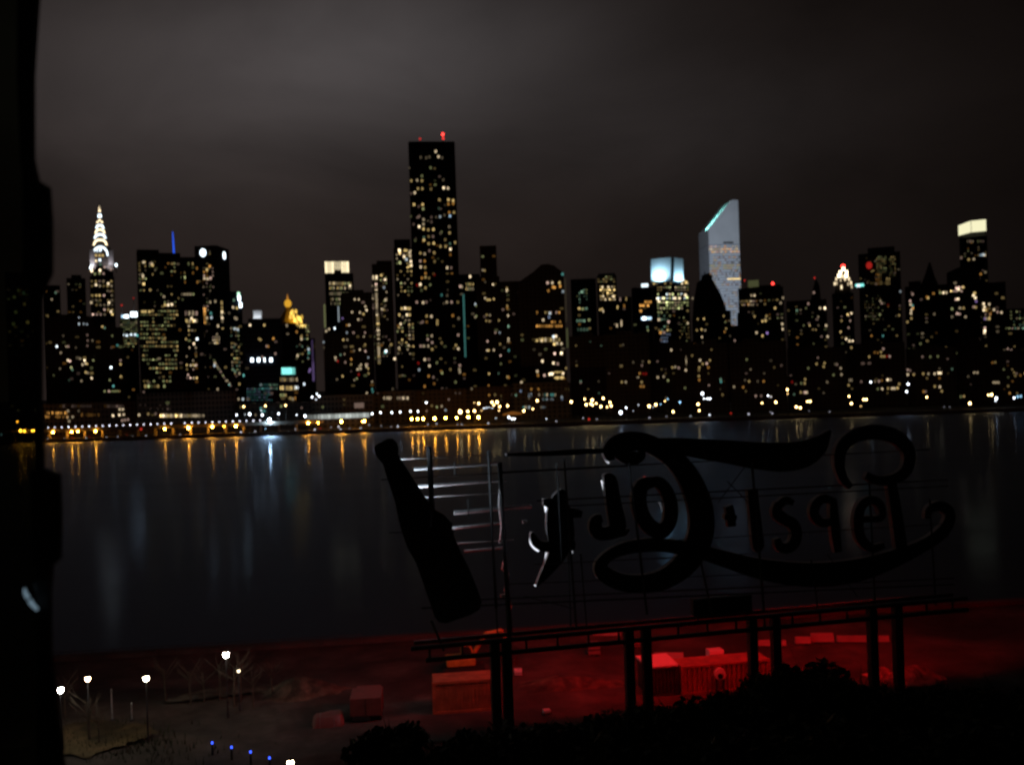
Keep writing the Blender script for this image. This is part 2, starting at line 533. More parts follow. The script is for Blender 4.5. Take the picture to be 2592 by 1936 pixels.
# ------------------------------------------------------------------ skyline
ALLWIN = [0]
WSIZE, WGAIN = .72, .76
class Tower:
    """a building standing at distance Y whose front faces the river; photo columns and rows are turned into metres on its front"""
    def __init__(s, name, label, cat, x0, x1, yt, Y, mat='concrete', depth=28, yaw=0.0, part='tower_shaft', shaft=True, group=None):
        X0, X1 = ray(x0, yt)[0], ray(x1, yt)[0]
        tcx = (X0 + X1) / 2
        s.P = Vector((tcx*Y, Y, 2))
        ang = -math.atan(tcx) + yaw
        s.r = Vector((math.cos(ang), math.sin(ang)))
        s.n = Vector((-math.sin(ang), math.cos(ang)))         # away from the river
        s.root = thing(name, label, cat, s.P, ang, group)
        s.depth, s.mat, s.blocks = depth, MAT[mat], []
        s.wins = []
        s.k = 0
        s.x0, s.x1, s.zt = s.loc(x0, yt)[0], s.loc(x1, yt)[0], s.loc((x0+x1)/2, yt)[1]
        if shaft:
            s.block(part, x0, x1, yt)
    def loc(s, px, py, off=0.0):
        X, Z = ray(px, py)
        q = Vector((s.P.x, s.P.y)) + s.n*off
        t = q.dot(s.n) / (X*s.n.x + s.n.y)
        h = Vector((X*t, t)) - Vector((s.P.x, s.P.y))
        return h.dot(s.r), CAMZ + Z*t - 2
    def block(s, part, x0, x1, yt, yb=None, inset=None, depth=None, mat=None, bevel=0):
        """box between two photo columns, up to a photo row"""
        if inset is None:
            inset = 0.35 * s.k
        s.k += 1
        a, b = s.loc(x0, yt, inset)[0], s.loc(x1, yt, inset)[0]
        z1 = s.loc((x0+x1)/2, yt, inset)[1]
        z0 = -1 - .1*s.k if yb is None else s.loc((x0+x1)/2, yb, inset)[1]
        d = depth or max(4, s.depth - 2*inset)
        s.blocks.append((a, b, z1, inset))
        return MB().box(a, b, inset, inset + d, z0, z1).build(part, MAT[mat] if mat else s.mat, s.root)
    def prism(s, part, pts, inset=None, depth=None, mat=None):
        if inset is None:
            inset = 0.35 * s.k
        s.k += 1
        q = [s.loc(x, y, inset) for x, y in pts]
        m = MB().prism(q, inset, inset + (depth or s.depth - 2*inset))
        s.blocks.append((min(p[0] for p in q), max(p[0] for p in q), max(p[1] for p in q), inset))
        return m.build(part, MAT[mat] if mat else s.mat, s.root)
    def win(s, px, py, w, h, c='w', e=.3, off=None):
        a, z = s.loc(px, py)
        o = off
        if o is None:
            o = 0.0
            ok = [bl for bl in s.blocks if bl[0]-.3 <= a <= bl[1]+.3 and z < bl[2]]
            if not ok:
                return
            o = min(bl[3] for bl in ok)
        k = (s.P.y / F)
        s.wins.append((a, o, z, w*k*WSIZE, h*k*WSIZE, c, e*WGAIN))
    def grid(s, x0, y0, x1, y1, nx, ny, p, cols='wy', e=.3, fx=.6, fy=.55, run=0.0):
        """a field of windows of which a share p is lit; run>0 makes neighbours along a storey alike"""
        cw, ch = (x1-x0)/nx, (y1-y0)/ny
        for j in range(ny):
            on = random.random() < p
            bias = random.uniform(.6, 1.5)
            for i in range(nx):
                if random.random() > run:
                    on = random.random() < p
                if not on:
                    continue
                c = random.choice(cols)
                v = e * bias * random.choice((.35, .6, .8, 1, 1, 1.4, 2.6))
                s.win(x0 + (i+.5)*cw + (y0+(j+.5)*ch - (y0+y1)/2)*.032, y0 + (j+.5)*ch, cw*fx*random.uniform(.8, 1.05), ch*fy*random.uniform(.85, 1.1), c, v)
        return s
    def pts(s, txt, w=5, h=7, c='w', e=.7):
        """single lit windows: 'x,y[,colour[,strength]]'"""
        for q in txt.split():
            f = q.split(',')
            s.win(float(f[0]), float(f[1]), w, h, f[2] if len(f) > 2 else c, float(f[3]) if len(f) > 3 else e)
        return s
    def done(s, dim=.10):
        b = s.blocks[0] if s.blocks else None
        if b and dim:
            w_, h_ = b[1]-b[0], b[2]
            nxx = max(3, int(w_/4.2)); nzz = int(max(0, h_-14)/3.9)
            for j in range(nzz):
                lit = random.random()
                for i in range(nxx):
                    if random.random() < dim*(2.2 if lit < .25 else .6):
                        s.wins.append((b[0] + w_*(i+.5)/nxx, b[3], 12+3.9*j, w_/nxx*random.uniform(.4, .6), random.uniform(1.4, 2.0), random.choice('wyygpo'), random.choice((.03, .05, .07, .1, .2))))
        ws = sorted(s.wins, key=lambda q: -q[3]*q[4])
        for a, o, z, w, h, c, e in ws[:100]:
            q = obj('window', pane_mesh(c, e), s.root)
            q.location = (a, o - .12, z)
            q.scale = (w, .5, h)
        if len(ws) > 100:
            by = {}
            mbx = MB()
            mats, idx = [], []
            for a, o, z, w, h, c, e in ws[100:]:
                m = em(c, e)
                if m not in mats: mats.append(m)
                mbx.box(a-w/2, a+w/2, o-.35, o+.1, z-h/2, z+h/2)
                idx += [mats.index(m)]*6
            me = mbx.mesh('small_windows')
            for m in mats: me.materials.append(m)
            for p, k in zip(me.polygons, idx): p.material_index = k
            tag(obj('small_windows', me, s.root), kind='stuff')
        ALLWIN[0] += len(ws)
        return s
    def lampbox(s, part, px, py, w, h, c, e, off=-.4, d=1.0):
        """a lit sign, beacon or panel on the front"""
        a, z = s.loc(px, py, off)
        k = s.P.y / F
        return MB().box(a-w*k/2, a+w*k/2, off, off+d, z-h*k/2, z+h*k/2).build(part, em(c, e), s.root)
    def beacon(s, px, py, yb, c='r', e=4, r=.9, off=6):
        a, z = s.loc(px, py, off)
        _, zb = s.loc(px, yb, off)
        m = MB().tube([(a, off, zb-.5), (a, off, z)], .25, 6).build('beacon_mast', MAT['steel'], s.root)
        MB().ball((a, off, z + r*.7), r, 8, 6, 1.3).build('beacon', em(c, e), m)

# --- far left: the towers seen through the tinted sash
t = Tower('apartment_tower', 'dim dark tower with green and yellow windows, seen through the tinted glass at left', 'apartment building', 12, 88, 690, 780, 'brick')
t.pts('36,752,g,.6 62,770,y,.5 40,790,g,.4 70,816,y,1 34,820,g,.3 48,735,g,.3 60,742,n,.3', 9, 10).done()
t = Tower('apartment_tower', 'narrow black tower just right of the dark window stile, a few lights near its top', 'apartment building', 108, 152, 722, 900, 'brick')
t.pts('141,741,n,.4 131,758,w,.4 121,800,y,.2 129,815,n,.2 124,848,g,.15').done()
t = Tower('office_tower', 'faint unlit slab standing between the dark window stile and the silver spired skyscraper', 'office building', 168, 216, 704, 1300, 'stone')
t.block('roof_block', 180, 206, 696)
t.done()

# --- silver spire with the lit triangular windows
t = Tower('spired_skyscraper', 'silver skyscraper with a tapering spire of brightly lit triangular windows', 'skyscraper', 227, 289, 700, 1400, 'stone', depth=34)
t.grid(229, 706, 288, 802, 6, 8, .60, 'wywyp', .42)
t.pts('243,721,w,2 274,718,w,2.4 231,766,w,1 276,766,w,1.6 281,789,w,2.2 252,748,y,1', 6, 8)
t.block('setback', 231, 286, 672, 701, inset=2)
t.block('crown_base', 236, 279, 625, 672, inset=3)
for x in (231.5, 278.5):                                                # the floodlit wings either side of the crown
    q = t.block('crown_wing', x-4.5, x+7.5, 634, 672, inset=2.4, depth=8, mat='chrome')
for x, y, w, h, e in ((234, 660, 11, 18, 1.2), (270, 655, 8, 22, .5), (280, 655, 8, 28, .55)):
    a, z = t.loc(x, y + h*.75, -3)
    spot(t.root, 'crown_floodlight', (a, -4, z-6), (a, 6, z+9), 22000*e, (1, .90, .95), 80)
t.pts('227,681,c,9 230,677,c,6 232,673,c,4 232,685,w,4', 7, 9)
t.pts('253,684,w,3.5 243,660,w,1.5 253,658,c,4 246,634,c,1.6 254,633,c,3.5 252,646,y,.9 260,646,y,.7 243,646,y,.7 252,692,g,.5 240,693,g,.4 262,692,p,.5 281,682,p,.6 264,676,p,.5 254,670,n,.3', 6, 8)
t.pts('294,671,c,8', 4, 6)
q = t.loc(294, 671)
MB().box(q[0]-.6, q[0]+.6, .2, 1.4, q[1]-12, q[1]-1.5).build('eagle_bracket', MAT['chrome'], t.root)
o = t.wins[-1]
t.wins.append((q[0], -.2, q[1], 2.6, 4, 'c', 5))
rows = [(618, 648, 21.5, 15), (602, 620, 18.5, 11), (589, 603, 15.5, 9), (577, 590, 13, 7), (566, 578, 10.5, 6), (553, 567, 7.5, 3), (538, 554, 5.5, 2), (519, 539, 3, 1)]
for k, (ya, yb, hw, nwin) in enumerate(rows):                           # stacked arches of the crown
    pp = []
    cxp = 253.5 + (ya-600)*.02
    for i in range(13):
        a = math.pi*i/12
        pp.append((cxp + hw*math.cos(a), yb - (yb-ya)*math.sin(a)**.8))
    t.prism('crown_arch', pp + [(cxp - hw, yb+4), (cxp + hw, yb+4)], inset=3.2+k*.9, depth=max(2, 26-k*3), mat='chrome')
    for i in range(nwin):
        a = math.pi*(i+.5)/nwin
        x = cxp + hw*.86*math.cos(a)
        y = yb - (yb-ya)*.8*math.sin(a)**.8 + 1
        if nwin == 1: x, y = cxp, (ya+yb)/2
        if nwin == 2: x, y = cxp + (-2.4 if i else 2.4), (ya+yb)/2
        wa, wz = t.loc(x, y, 3.2+k*.9)
        sc = 1.55 if k else 1.5
        hh = 3.4 if nwin > 2 else (8.5 if nwin == 1 else 5.5)
        o_ = 3.0+k*.9
        MB().prism([(wa-sc, wz-hh*.5), (wa+sc, wz-hh*.5), (wa+(0 if nwin > 2 else .6), wz+hh*.5), (wa-(0 if nwin > 2 else .6), wz+hh*.5)] if nwin <= 2 else [(wa-sc, wz-hh*.5), (wa+sc, wz-hh*.5), (wa, wz+hh*.6)], o_-.3, o_+.1).build('triangular_window', em('w' if k % 2 else 'c', 2.8), t.root)
a, z = t.loc(252.0, 519, 8)
MB().tube([(a, 8, z-8), (a, 8, z+9)], .7, 6, .1).build('needle', MAT['chrome'], t.root)
t.done()

# --- building with the two blue lit boxes on top
t = Tower('office_block', 'slim greenish lit office block with two bright blue-white boxes on its roof', 'office building', 303, 349, 806, 1000, 'glass')
t.grid(304, 808, 348, 842, 7, 6, .9, 'gggnw', .26, .8, .6)
t.grid(304, 852, 346, 880, 7, 4, .85, 'gyg', .24, .8, .6)
t.pts('312,848,c,2.2 321,849,c,2 332,847,c,1.6 342,847,c,2 347,849,t,.8', 7, 7)
for x, y, w, h, e in ((320, 801, 10, 8, 4), (311, 801, 7, 7, 1.2), (339, 795, 15, 11, 9)):
    t.lampbox('lit_roof_box', x, y, w, h, 'b' if e < 2 else 'c', e, -.6, 9)
t.block('roof_block', 306, 347, 803)
t.beacon(308, 774, 800, 'r', .5, .7)
t.beacon(338, 756, 790, 'r', .4, .7)
t.done()

# --- riverside flats, left
t = Tower('apartment_building', 'dark riverside apartment block below the silver spired skyscraper, few scattered lights', 'apartment building', 116, 236, 805, 690, 'brick')
t.block('roof_block', 140, 180, 796); t.block('roof_block', 195, 228, 800)
t.pts('144,877,c,3 168,877,w,.3 173,877,p,.3 154,893,w,.3 172,912,w,2 177,914,p,1.4 214,912,w,3 216,920,w,1.2 209,923,w,.9 220,921,y,.8 180,930,g,.7 183,936,n,.5 152,933,w,.15 217,942,y,.8 222,944,w,.4 232,957,w,1.6 206,964,w,.5 188,805,w,.5 200,805,c,.8 200,820,c,.7 212,820,c,.5 220,821,c,.5 203,908,w,.3 236,912,g,.3 234,862,w,.25 192,880,w,.12 160,850,w,.1 136,950,g,.1 175,962,n,.1 222,862,p,.2 221,848,p,.2 221,875,p,.25').done()
t = Tower('apartment_building', 'black riverside block left of the wide yellow-lit tower, a lit row low on its front', 'apartment building', 238, 312, 828, 700, 'brick')
t.block('roof_block', 252, 290, 818)
t.pts('259,827,y,.8 265,830,n,.4 231,845,o,.5 281,930,c,5 305,912,p,.6 305,922,y,.8 306,953,y,.9 278,962,g,.6 287,977,t,.8 265,990,g,.5 276,990,p,.7 297,874,t,.3 284,850,g,.2 282,880,p,.12 344,903,w,.3')
t.grid(281, 985, 305, 995, 5, 1, 1, 'gy', .5, .8)
t.done()

# --- wide yellow tower pair
t = Tower('office_tower', 'wide tower full of yellowish office windows left of the tower with two white discs', 'office building', 345, 456, 640, 760, 'glass', depth=32)
t.block('roof_block', 346, 402, 632, inset=1.0)
t.grid(350, 658, 372, 722, 3, 6, .55, 'ywyg', .35)
t.grid(376, 658, 396, 700, 3, 4, .5, 'ywyg', .3)
t.grid(415, 662, 446, 712, 4, 5, .35, 'yog', .3)
t.grid(352, 720, 456, 780, 12, 6, .16, 'ygw', .16)
t.pts('364,664,w,1.2 384,668,w,1.2 386,672,y,1 362,700,w,1.2 364,719,y,1.4 380,734,y,.4 415,751,w,.6 426,772,w,1.6 435,771,w,1.6 418,772,y,.9 378,789,y,1.1 368,789,y,.8 361,789,y,.8 386,787,y,.6', 7, 8)
t.grid(354, 783, 452, 838, 13, 6, .48, 'yygg', .26, .75, .55, .5)
t.grid(354, 840, 452, 892, 13, 5, .66, 'yygg', .30, .8, .55, .6)
t.grid(360, 894, 450, 970, 11, 7, .42, 'yygg', .27, .75, .5, .4)
t.grid(364, 970, 420, 985, 7, 1, .8, 'yyg', .34, .8, .7)
t.pts('354,985,w,.25 363,1000,n,.2 364,992,p,.2').done()
t = Tower('office_tower', 'flat topped dark tower with four columns of pale windows, joined behind the wide yellow tower', 'office building', 450, 510, 651, 790, 'glass', depth=30)
t.grid(452, 662, 504, 720, 5, 5, .42, 'yogo', .28, .45, .8)
t.grid(456, 740, 493, 750, 5, 1, 1, 'wg', .35, .9, .8)
t.grid(466, 784, 502, 802, 4, 1, 1, 'wp', .3, .7, .8)
t.grid(468, 804, 502, 820, 4, 1, 1, 'yw', .9, .7, .75)
t.grid(468, 820, 500, 962, 4, 13, .42, 'ywwp', .5, .55, .6)
t.pts('499,858,c,3 491,870,w,1.4 485,806,w,1.6 493,812,w,1.6', 6, 9)
t.grid(458, 800, 464, 960, 1, 16, .7, 'yp', .16, .6, .6)
t.pts('476,949,p,.9 483,925,w,1 494,925,w,.9').done()
t = Tower('antenna_tower', 'blue lit antenna mast rising behind the flat dark roof of the wide yellow tower', 'antenna', 425, 455, 668, 1900, 'glass', depth=30)
a, z0 = t.loc(440, 650, 5); _, z1 = t.loc(438, 587, 5)
MB().tube([(a+.6, 5, z0-16), (a, 5, z0+25), (a-.6, 5, z1)], 1.9, 6, .6).build('lit_mast', emit('blue_mast_light', (.02, .12, 1), 1.1), t.root)
t.done()

# --- tower with the two lit discs
t = Tower('office_tower', 'dark tower carrying two glowing white discs near its roof', 'office building', 492, 548, 622, 1500, 'stone', depth=52, yaw=-.40)
_, zc = t.loc(514, 640)
a = t.loc(514, 640)[0]
k = t.P.y/F
def disc(part, c, nrm, r, parent):
    m = MB()
    n = 20
    ax = Vector((0, 0, 1)).cross(Vector(nrm))
    i = len(m.v)
    for s_ in (0, .7):
        for q in range(n):
            an = 2*math.pi*q/n
            m.v.append(tuple(Vector(c) + Vector(nrm)*s_ + ax*r*math.cos(an) + Vector((0, 0, 1))*r*1.25*math.sin(an)))
    m.f += [tuple(range(n-1, -1, -1)), tuple(range(n, 2*n))] + [(q, (q+1) % n, (q+1) % n+n, q+n) for q in range(n)]
    return m.build(part, em('c', 2.8), parent)
disc('lit_disc', (a, -.1, zc), (0, -1, 0), 8*k, t.root)
disc('lit_disc', (t.x1 + .1, 30, zc-1.5), (1, 0, 0), 8*k, t.root)
t.grid(513, 665, 542, 712, 4, 5, .75, 'wpoy', .3)
t.grid(512, 712, 545, 790, 4, 8, .40, 'wgp', .16)
t.pts('518,705,w,1.2 526,706,w,1.3 533,704,p,.8 531,674,o,.7 524,683,y,.7', 7, 8)
t.grid(514, 778, 523, 820, 1, 6, 1, 'o', 1.0, .9, .9)
t.pts('524,805,w,1.2', 5, 8).done()

t = Tower('office_tower', 'black angular tower with a chain of white lights down its upper right corner', 'office building', 531, 612, 742, 800, 'navy', depth=30)
t.prism('sloped_parapet', [(532, 742.5), (600, 742.5), (600, 738), (546, 737), (532, 741)], inset=.9)
for x, y, c, e in ((604, 746, 'n', 2.2), (605.5, 755, 'c', 8), (609, 772, 'c', 8)):
    t.lampbox('corner_lamp', x, y, 6, 13, c, e, -1.2, 2)
t.pts('532,765,w,.5 545,763,w,.4 561,765,y,.5 562,790,w,1.4 561,800,w,.6 535,804,c,1.2 534,793,t,.6 590,778,w,.7 600,780,y,.7 592,760,n,.5 595,805,w,.6 599,807,w,.4 552,825,w,.9', 6, 9)
t.grid(558, 765, 567, 836, 1, 8, .8, 'yyw', .4, .8, .8)
t.grid(537, 842, 557, 872, 4, 4, .75, 'wwpy', .6, .7, .7)
t.grid(584, 826, 608, 950, 4, 13, .62, 'gwyn', .3, .75, .6)
t.pts('594,832,c,.9 602,834,c,.8 590,935,n,.5 595,940,n,.5', 6, 8)
# a diagonal run of lit landings
for i in range(16):
    t.win(542 + i*2.8, 915 + i*4.2 + random.uniform(-3, 3), 5, 6, random.choice('wpgw'), random.choice((.05, .2, .5)))
t.pts('544,920,w,.9 543,925,c,.8 551,985,w,.3 580,972,t,.7 617,950,t,1 606,945,w,.6 606,972,y,.5 604,1010,w,.5 615,1010,c,1.2', 6, 9).done()

# --- dark blue slab with four white lamps, white lit crown behind
t = Tower('office_tower', 'building with a white floodlit roof box between the dark blue slab and the gilded pyramid', 'office building', 634, 672, 812, 1200, 'stone')
q = t.block('lit_roof_box', 641, 662, 786, 812.5, inset=2, mat='white')
a, z = t.loc(650, 806, -6)
spot(t.root, 'roof_floodlight', (a, -7, z-5), (a, 4, z+5), 9000, (.9, .95, 1), 75)
t.done()
t = Tower('office_slab', 'dark blue glass slab with four blue-white lamps in a row across its middle', 'office building', 614, 704, 818, 700, 'navy', depth=30)
t.block('roof_block', 628, 712, 806)
t.pts('633,823,w,2.2 669,823,y,1.2 675,804,y,.4 690,804,w,.35 682,805,o,.3 660,860,y,.4 692,857,o,.8 656,858,y,.3 679,877,o,.6 675,876,p,.4 697,895,p,.3 664,904,p,.6', 6, 8)
for x, e in ((638, 9), (654.5, 9), (669.5, 4), (686, 9)):
    w_ = 3 if e < 5 else 6.5
    t.lampbox('front_lamp', x, 911, w_, 10, 'c', e, -.8, 1.2)
t.grid(624, 981, 690, 1016, 11, 5, .95, 'ttdd', .13, .8, .7, .6)
t.grid(655, 969, 704, 988, 8, 2, .9, 'ttn', .18, .8, .7)
t.pts('660,974,c,.5 684,974,n,.5 694,974,n,.5').done()

# --- gilded pyramid
t = Tower('gilded_tower', 'tower with a glowing gold pyramid roof and lantern', 'tower', 712, 783, 822, 1000, 'stone', depth=34)
k = t.P.y/F
ca, zb = t.loc(731, 818, 16); _, zt_ = t.loc(730, 778, 16)
MB().frustum(ca, 16, zb-1, zt_, 14, 2.2, 8, math.pi/8).build('pyramid_roof', MAT['gold'], t.root)
_, z2 = t.loc(730, 764, 16); _, z3 = t.loc(729, 744, 16)
MB().ball((ca-.3, 16, zt_+4.2), 3.9, 10, 8, 1.15).build('gold_lantern', emit('gilt_glow', (1, .50, .04), .7), t.root)  # floodlight on the ball and spire is put into their emission
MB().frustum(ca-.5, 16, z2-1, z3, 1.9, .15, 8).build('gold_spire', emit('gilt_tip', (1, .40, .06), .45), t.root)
for i, (x, y, e) in enumerate(((737, 792, 1.6), (743, 800, 1.6), (749, 788, 1.2), (746, 810, 2.6), (753, 803, 1.6), (758, 806, 2.8), (762, 813, 1.8), (735, 802, 1.2), (764, 802, .7), (741, 788, 1.2), (752, 815, 1.2))):
    a, z = t.loc(x, y, 2)
    MB().prism([(a-1.2, z-2.4), (a+1.2, z-2.4), (a+1.2, z+.8), (a, z+2.6), (a-1.2, z+.8)], 1+i*.03, 3).build('lit_dormer', emit('gilt_dormer_%d' % i, (1, .60, .10), e), t.root)  # floodlit gold put into emissive dormer shapes
for x in (766, 774):
    a, z = t.loc(x, 822, 4)
    spot(t.root, 'gold_floodlight', (a, -4, z-3), (a-9, 14, z+9), 11000, (1, .72, .2), 80)
t.grid(772, 806, 783, 842, 2, 7, .95, 'gyg', .2, .8, .65)
t.grid(748, 824, 782, 920, 5, 10, .30, 'gynt', .22)
t.pts('726,824,w,.6 751,840,o,.4 763,858,w,.9 763,852,y,.6 753,900,w,.9 781,884,c,1 782,893,t,.4 785,935,v,.5 770,972,c,1.5 783,940,v,.4', 6, 9).done()
t = Tower('office_block', 'low block with a glowing turquoise sign box above rows of yellow windows', 'office building', 705, 756, 926, 680, 'glass')
for x, w_, e in ((720, 14, 1.1), (733, 12, 1.5), (743, 8, .9)):
    t.lampbox('turquoise_sign', x, 939, w_, 17, 't', e, -.5, .8)
t.grid(708, 953, 754, 968, 9, 1, .9, 'yyw', .5, .5, .9)
t.grid(708, 974, 755, 990, 9, 1, 1, 'yyyw', 1.1, .55, .9)
t.pts('748,981,c,1.8 753,981,c,1.8 711,1000,g,.5 718,1000,g,.6 723,1000,y,.6 735,1008,y,.6 741,1010,w,.5 747,1008,o,.5 768,1013,o,.4 729,895,n,.6 728,866,w,.6 729,880,n,.5', 5, 11).done()
t = Tower('narrow_tower', 'thin pale violet lit strip of wall in the gap right of the gilded tower', 'tower', 784, 797, 856, 1250, 'stone', depth=18)
t.lampbox('lit_wall_strip', 791, 890, 4, 60, 'v', .1, -.4, .6)  # violet light on the wall is put into emissive strips
t.lampbox('lit_wall_strip', 793, 940, 5, 50, 'v', .16, -.4, .6)
t.done()

# --- tower with a lit crown of fins
t = Tower('crowned_tower', 'tower topped by a warm glowing crown of upright fins', 'skyscraper', 822, 894, 692, 900, 'glass', depth=30)
t.prism('crown_core', [(822, 692.5), (882, 692.5), (882, 662), (822, 662)], inset=1.2, depth=20, mat='dark')
for i in range(13):
    x = 822.5 + i*4.65
    b_ = 683 if 4 < i < 9 else 691 - (1 if i > 8 else 0)
    a0, _ = t.loc(x, 670, .2); a1, _ = t.loc(x+(3.1 if 4 <= i < 10 else 4.3), 670, .2)
    _, zt_ = t.loc(852, 662, .2); _, zb = t.loc(852, b_, .2)
    MB().box(a0, a1, .5, 1.1, zb, zt_).build('lit_fin', emit('crown_fin_%d' % i, (1, .84, .52), (1.5, .9, .9, 1.0, 1.7, .8, .8, .8, .8, 1.7, 1.1, 1.0, 1.6)[i]), t.root)
t.grid(833, 712, 890, 735, 12, 2, .85, 'wywg', .36, .55, .8)
t.grid(833, 737, 886, 750, 12, 1, .9, 'wwg', .32, .6, .8)
t.grid(836, 752, 862, 774, 6, 2, .85, 'ygw', .34, .6, .8)
t.grid(862, 752, 890, 762, 5, 1, .9, 't', .12, .7, .8)
t.pts('886,724,w,1.5 845,717,w,.9', 6, 9)
t.lampbox('edge_light', 857, 795, 3, 40, 'c', .35, -.4, .6)
t.lampbox('edge_light', 822, 800, 4, 60, 'g', .12, -.4, .6)
t.pts('833,833,w,1 847,831,c,4.5 826,838,w,.9 819,851,c,1.2').done()
t = Tower('apartment_tower', 'black stepped apartment tower in front of the fin crowned tower, sparse small lights', 'apartment building', 862, 942, 740, 740, 'brick', depth=30)
t.block('lower_wing', 818, 866, 842); t.block('roof_block', 886, 920, 734)
t.pts('898,758,w,1.2 908,758,w,1.2 925,776,w,.8 928,785,w,1.6 920,795,y,.9 891,790,w,.8 911,791,w,.7 867,806,v,.6 907,809,w,1 878,823,o,.6 884,823,w,1.2 878,842,c,.5 895,842,p,.6 924,842,p,.4 869,860,y,.7 879,860,w,.4 924,872,y,.6 921,852,w,.5 911,885,w,.9 925,889,p,.9 896,888,w,.25 849,905,w,1.2 850,911,w,.6 889,909,o,.7 889,922,y,.6 874,917,p,.6 855,914,r,.3 932,905,c,.6 930,922,p,.5 928,928,w,.9 910,927,w,.6 905,935,w,.9 913,933,w,.9 908,948,r,.6 867,952,y,.7 903,958,g,.3 862,898,n,.3 853,960,w,.2 942,966,w,.4 942,985,t,.5 944,992,t,.4 933,945,y,.6 819,866,c,.3 820,880,w,.1')
t.grid(905, 918, 935, 938, 5, 2, .6, 'pwy', .5, .7, .6)
t.grid(868, 760, 936, 1000, 9, 22, .06, 'wyp', .2)
t.done()

t = Tower('apartment_tower', 'tower with one bright beaded column of windows down its left edge', 'apartment building', 941, 990, 668, 820, 'concrete', depth=28)
t.block('roof_block', 953, 992, 660)
t.grid(941, 695, 957, 710, 2, 1, 1, 'w', 1.8, .9, .9)
t.grid(948, 712, 958, 800, 1, 18, .96, 'wwp', .9, .75, .6)
t.grid(952, 800, 964, 922, 1, 22, .95, 'wyw', .55, .75, .62)
t.grid(940, 720, 948, 800, 1, 10, .5, 'pw', .25)
t.grid(962, 690, 982, 812, 3, 16, .38, 'wygp', .25)
t.grid(940, 812, 952, 920, 2, 12, .6, 'g', .13)
t.pts('965,697,y,.7 975,708,w,1.5 972,728,c,.6 976,759,w,.9 967,783,w,.8 977,889,c,3 975,892,t,.8 941,890,y,.6 945,886,b,.5 999,908,w,1.5 990,872,y,.5 947,942,w,1.2 947,955,w,.7 936,950,y,.6', 7, 8)
t.grid(966, 840, 990, 905, 3, 8, .3, 'pwy', .18).done()
t = Tower('apartment_tower', 'slim tower brimming with yellow lights, pressed against the left side of the tallest tower', 'apartment building', 996, 1043, 628, 860, 'glass', depth=30)
t.block('roof_block', 997, 1038, 606, inset=1.2)
t.grid(1000, 630, 1044, 660, 5, 3, .75, 'ywwp', .42)
t.grid(1002, 662, 1046, 752, 5, 9, .48, 'ywgy', .4)
t.pts('1011,634,w,4 1012,641,y,2 1026,634,y,1 1023,650,w,1.6 1029,657,c,1.2 1037,640,w,.9 1038,648,w,1 1040,662,w,1.6 1041,672,w,1.6 1037,674,y,1 1012,665,g,.7', 7, 9)
t.pts('1017,781,y,1.2 1025,780,w,1.6 1031,781,y,1 1037,781,y,.8 1011,797,y,.8 1030,797,w,2 1037,797,y,1', 6, 9)
t.grid(1006, 806, 1050, 900, 5, 10, .52, 'yygw', .34)
t.grid(1004, 800, 1048, 1000, 5, 18, .12, 'wyg', .2)
t.pts('1014,820,w,1.6 1036,822,y,1.2 1018,860,y,1 1010,880,w,.7 1034,874,w,.7 1011,885,y,.6 1032,884,w,.6').done()

# --- tallest tower
t = Tower('glass_skyscraper', 'tallest tower on the skyline, a black slab with scattered yellow windows and red beacons', 'skyscraper', 1033, 1151, 361, 891, 'glass', depth=26)
t.prism('parapet', [(1034, 361.5), (1150, 361.5), (1150, 358.5), (1034, 358.5)], inset=1, depth=24)
t.beacon(1063, 354, 360, 'r', 1.0, .9)
t.beacon(1121, 343, 360, 'r', 5, 1.3)
t.beacon(1122, 353, 360, 'r', 1.8, 1.0)
t.pts('1103,384,w,1.8 1110,397,w,1.6 1079,400,w,.12 1065,399,w,.1 1087,398,w,.12 1119,400,w,.15 1090,425,g,.25 1068,446,g,.3 1068,458,y,.7 1056,457,w,1 1041,458,y,.5 1122,456,w,.15 1058,478,y,1 1069,478,y,.6 1091,479,y,.35 1123,476,w,2.2 1134,477,w,2 1050,488,w,1.5 1041,490,p,.2 1112,506,y,.5 1135,506,y,1.2 1147,508,y,1.2 1135,517,o,.7 1147,516,o,.8 1048,518,y,1.1 1070,518,y,1.1 1071,529,g,.5 1060,523,p,.2 1111,528,n,.2 1137,538,o,.7 1149,538,y,.7 1139,547,b,1.3 1114,549,c,.5 1125,545,w,.15 1061,548,p,.4 1072,556,w,1 1072,568,w,.9 1072,580,y,1.1 1061,574,w,2.2 1084,582,y,.6 1097,581,y,1.2 1092,550,p,.12 1092,562,p,.1 1047,568,p,.15 1137,574,w,.3 1138,590,y,.6 1115,591,w,.15', 7, 9)
t.pts('1073,601,n,.4 1073,608,y,1.1 1085,599,y,.4 1096,599,p,.35 1051,609,g,.2 1127,607,y,.3 1139,617,n,.4 1085,617,y,.6 1098,616,y,1.2 1115,624,y,.6 1128,624,y,.5 1152,614,y,.6 1140,631,w,3.5 1140,645,o,.4 1064,641,y,.5 1075,643,w,.8 1087,635,p,.4 1099,640,y,.6 1064,661,p,.6 1075,661,o,.7 1100,662,y,.3 1065,676,w,1.6 1076,677,y,.9 1077,692,o,.7 1077,702,y,.8 1068,704,o,.5 1086,704,y,.4 1132,678,w,1.5 1142,678,p,.25 1064,720,w,2.2 1056,722,r,.25 1077,729,y,.9 1067,735,g,.2 1089,721,g,.4 1100,696,r,.15 1118,747,t,.25 1132,748,w,.2 1055,765,p,1 1071,766,w,1.2 1079,765,p,.35 1131,765,w,1 1143,765,p,.5 1159,765,y,.4 1080,800,y,.7 1092,801,w,1.6 1107,812,y,.5 1107,820,y,.5 1080,815,o,.3 1070,815,p,.25 1146,799,o,.5 1161,806,w,.4', 7, 9)
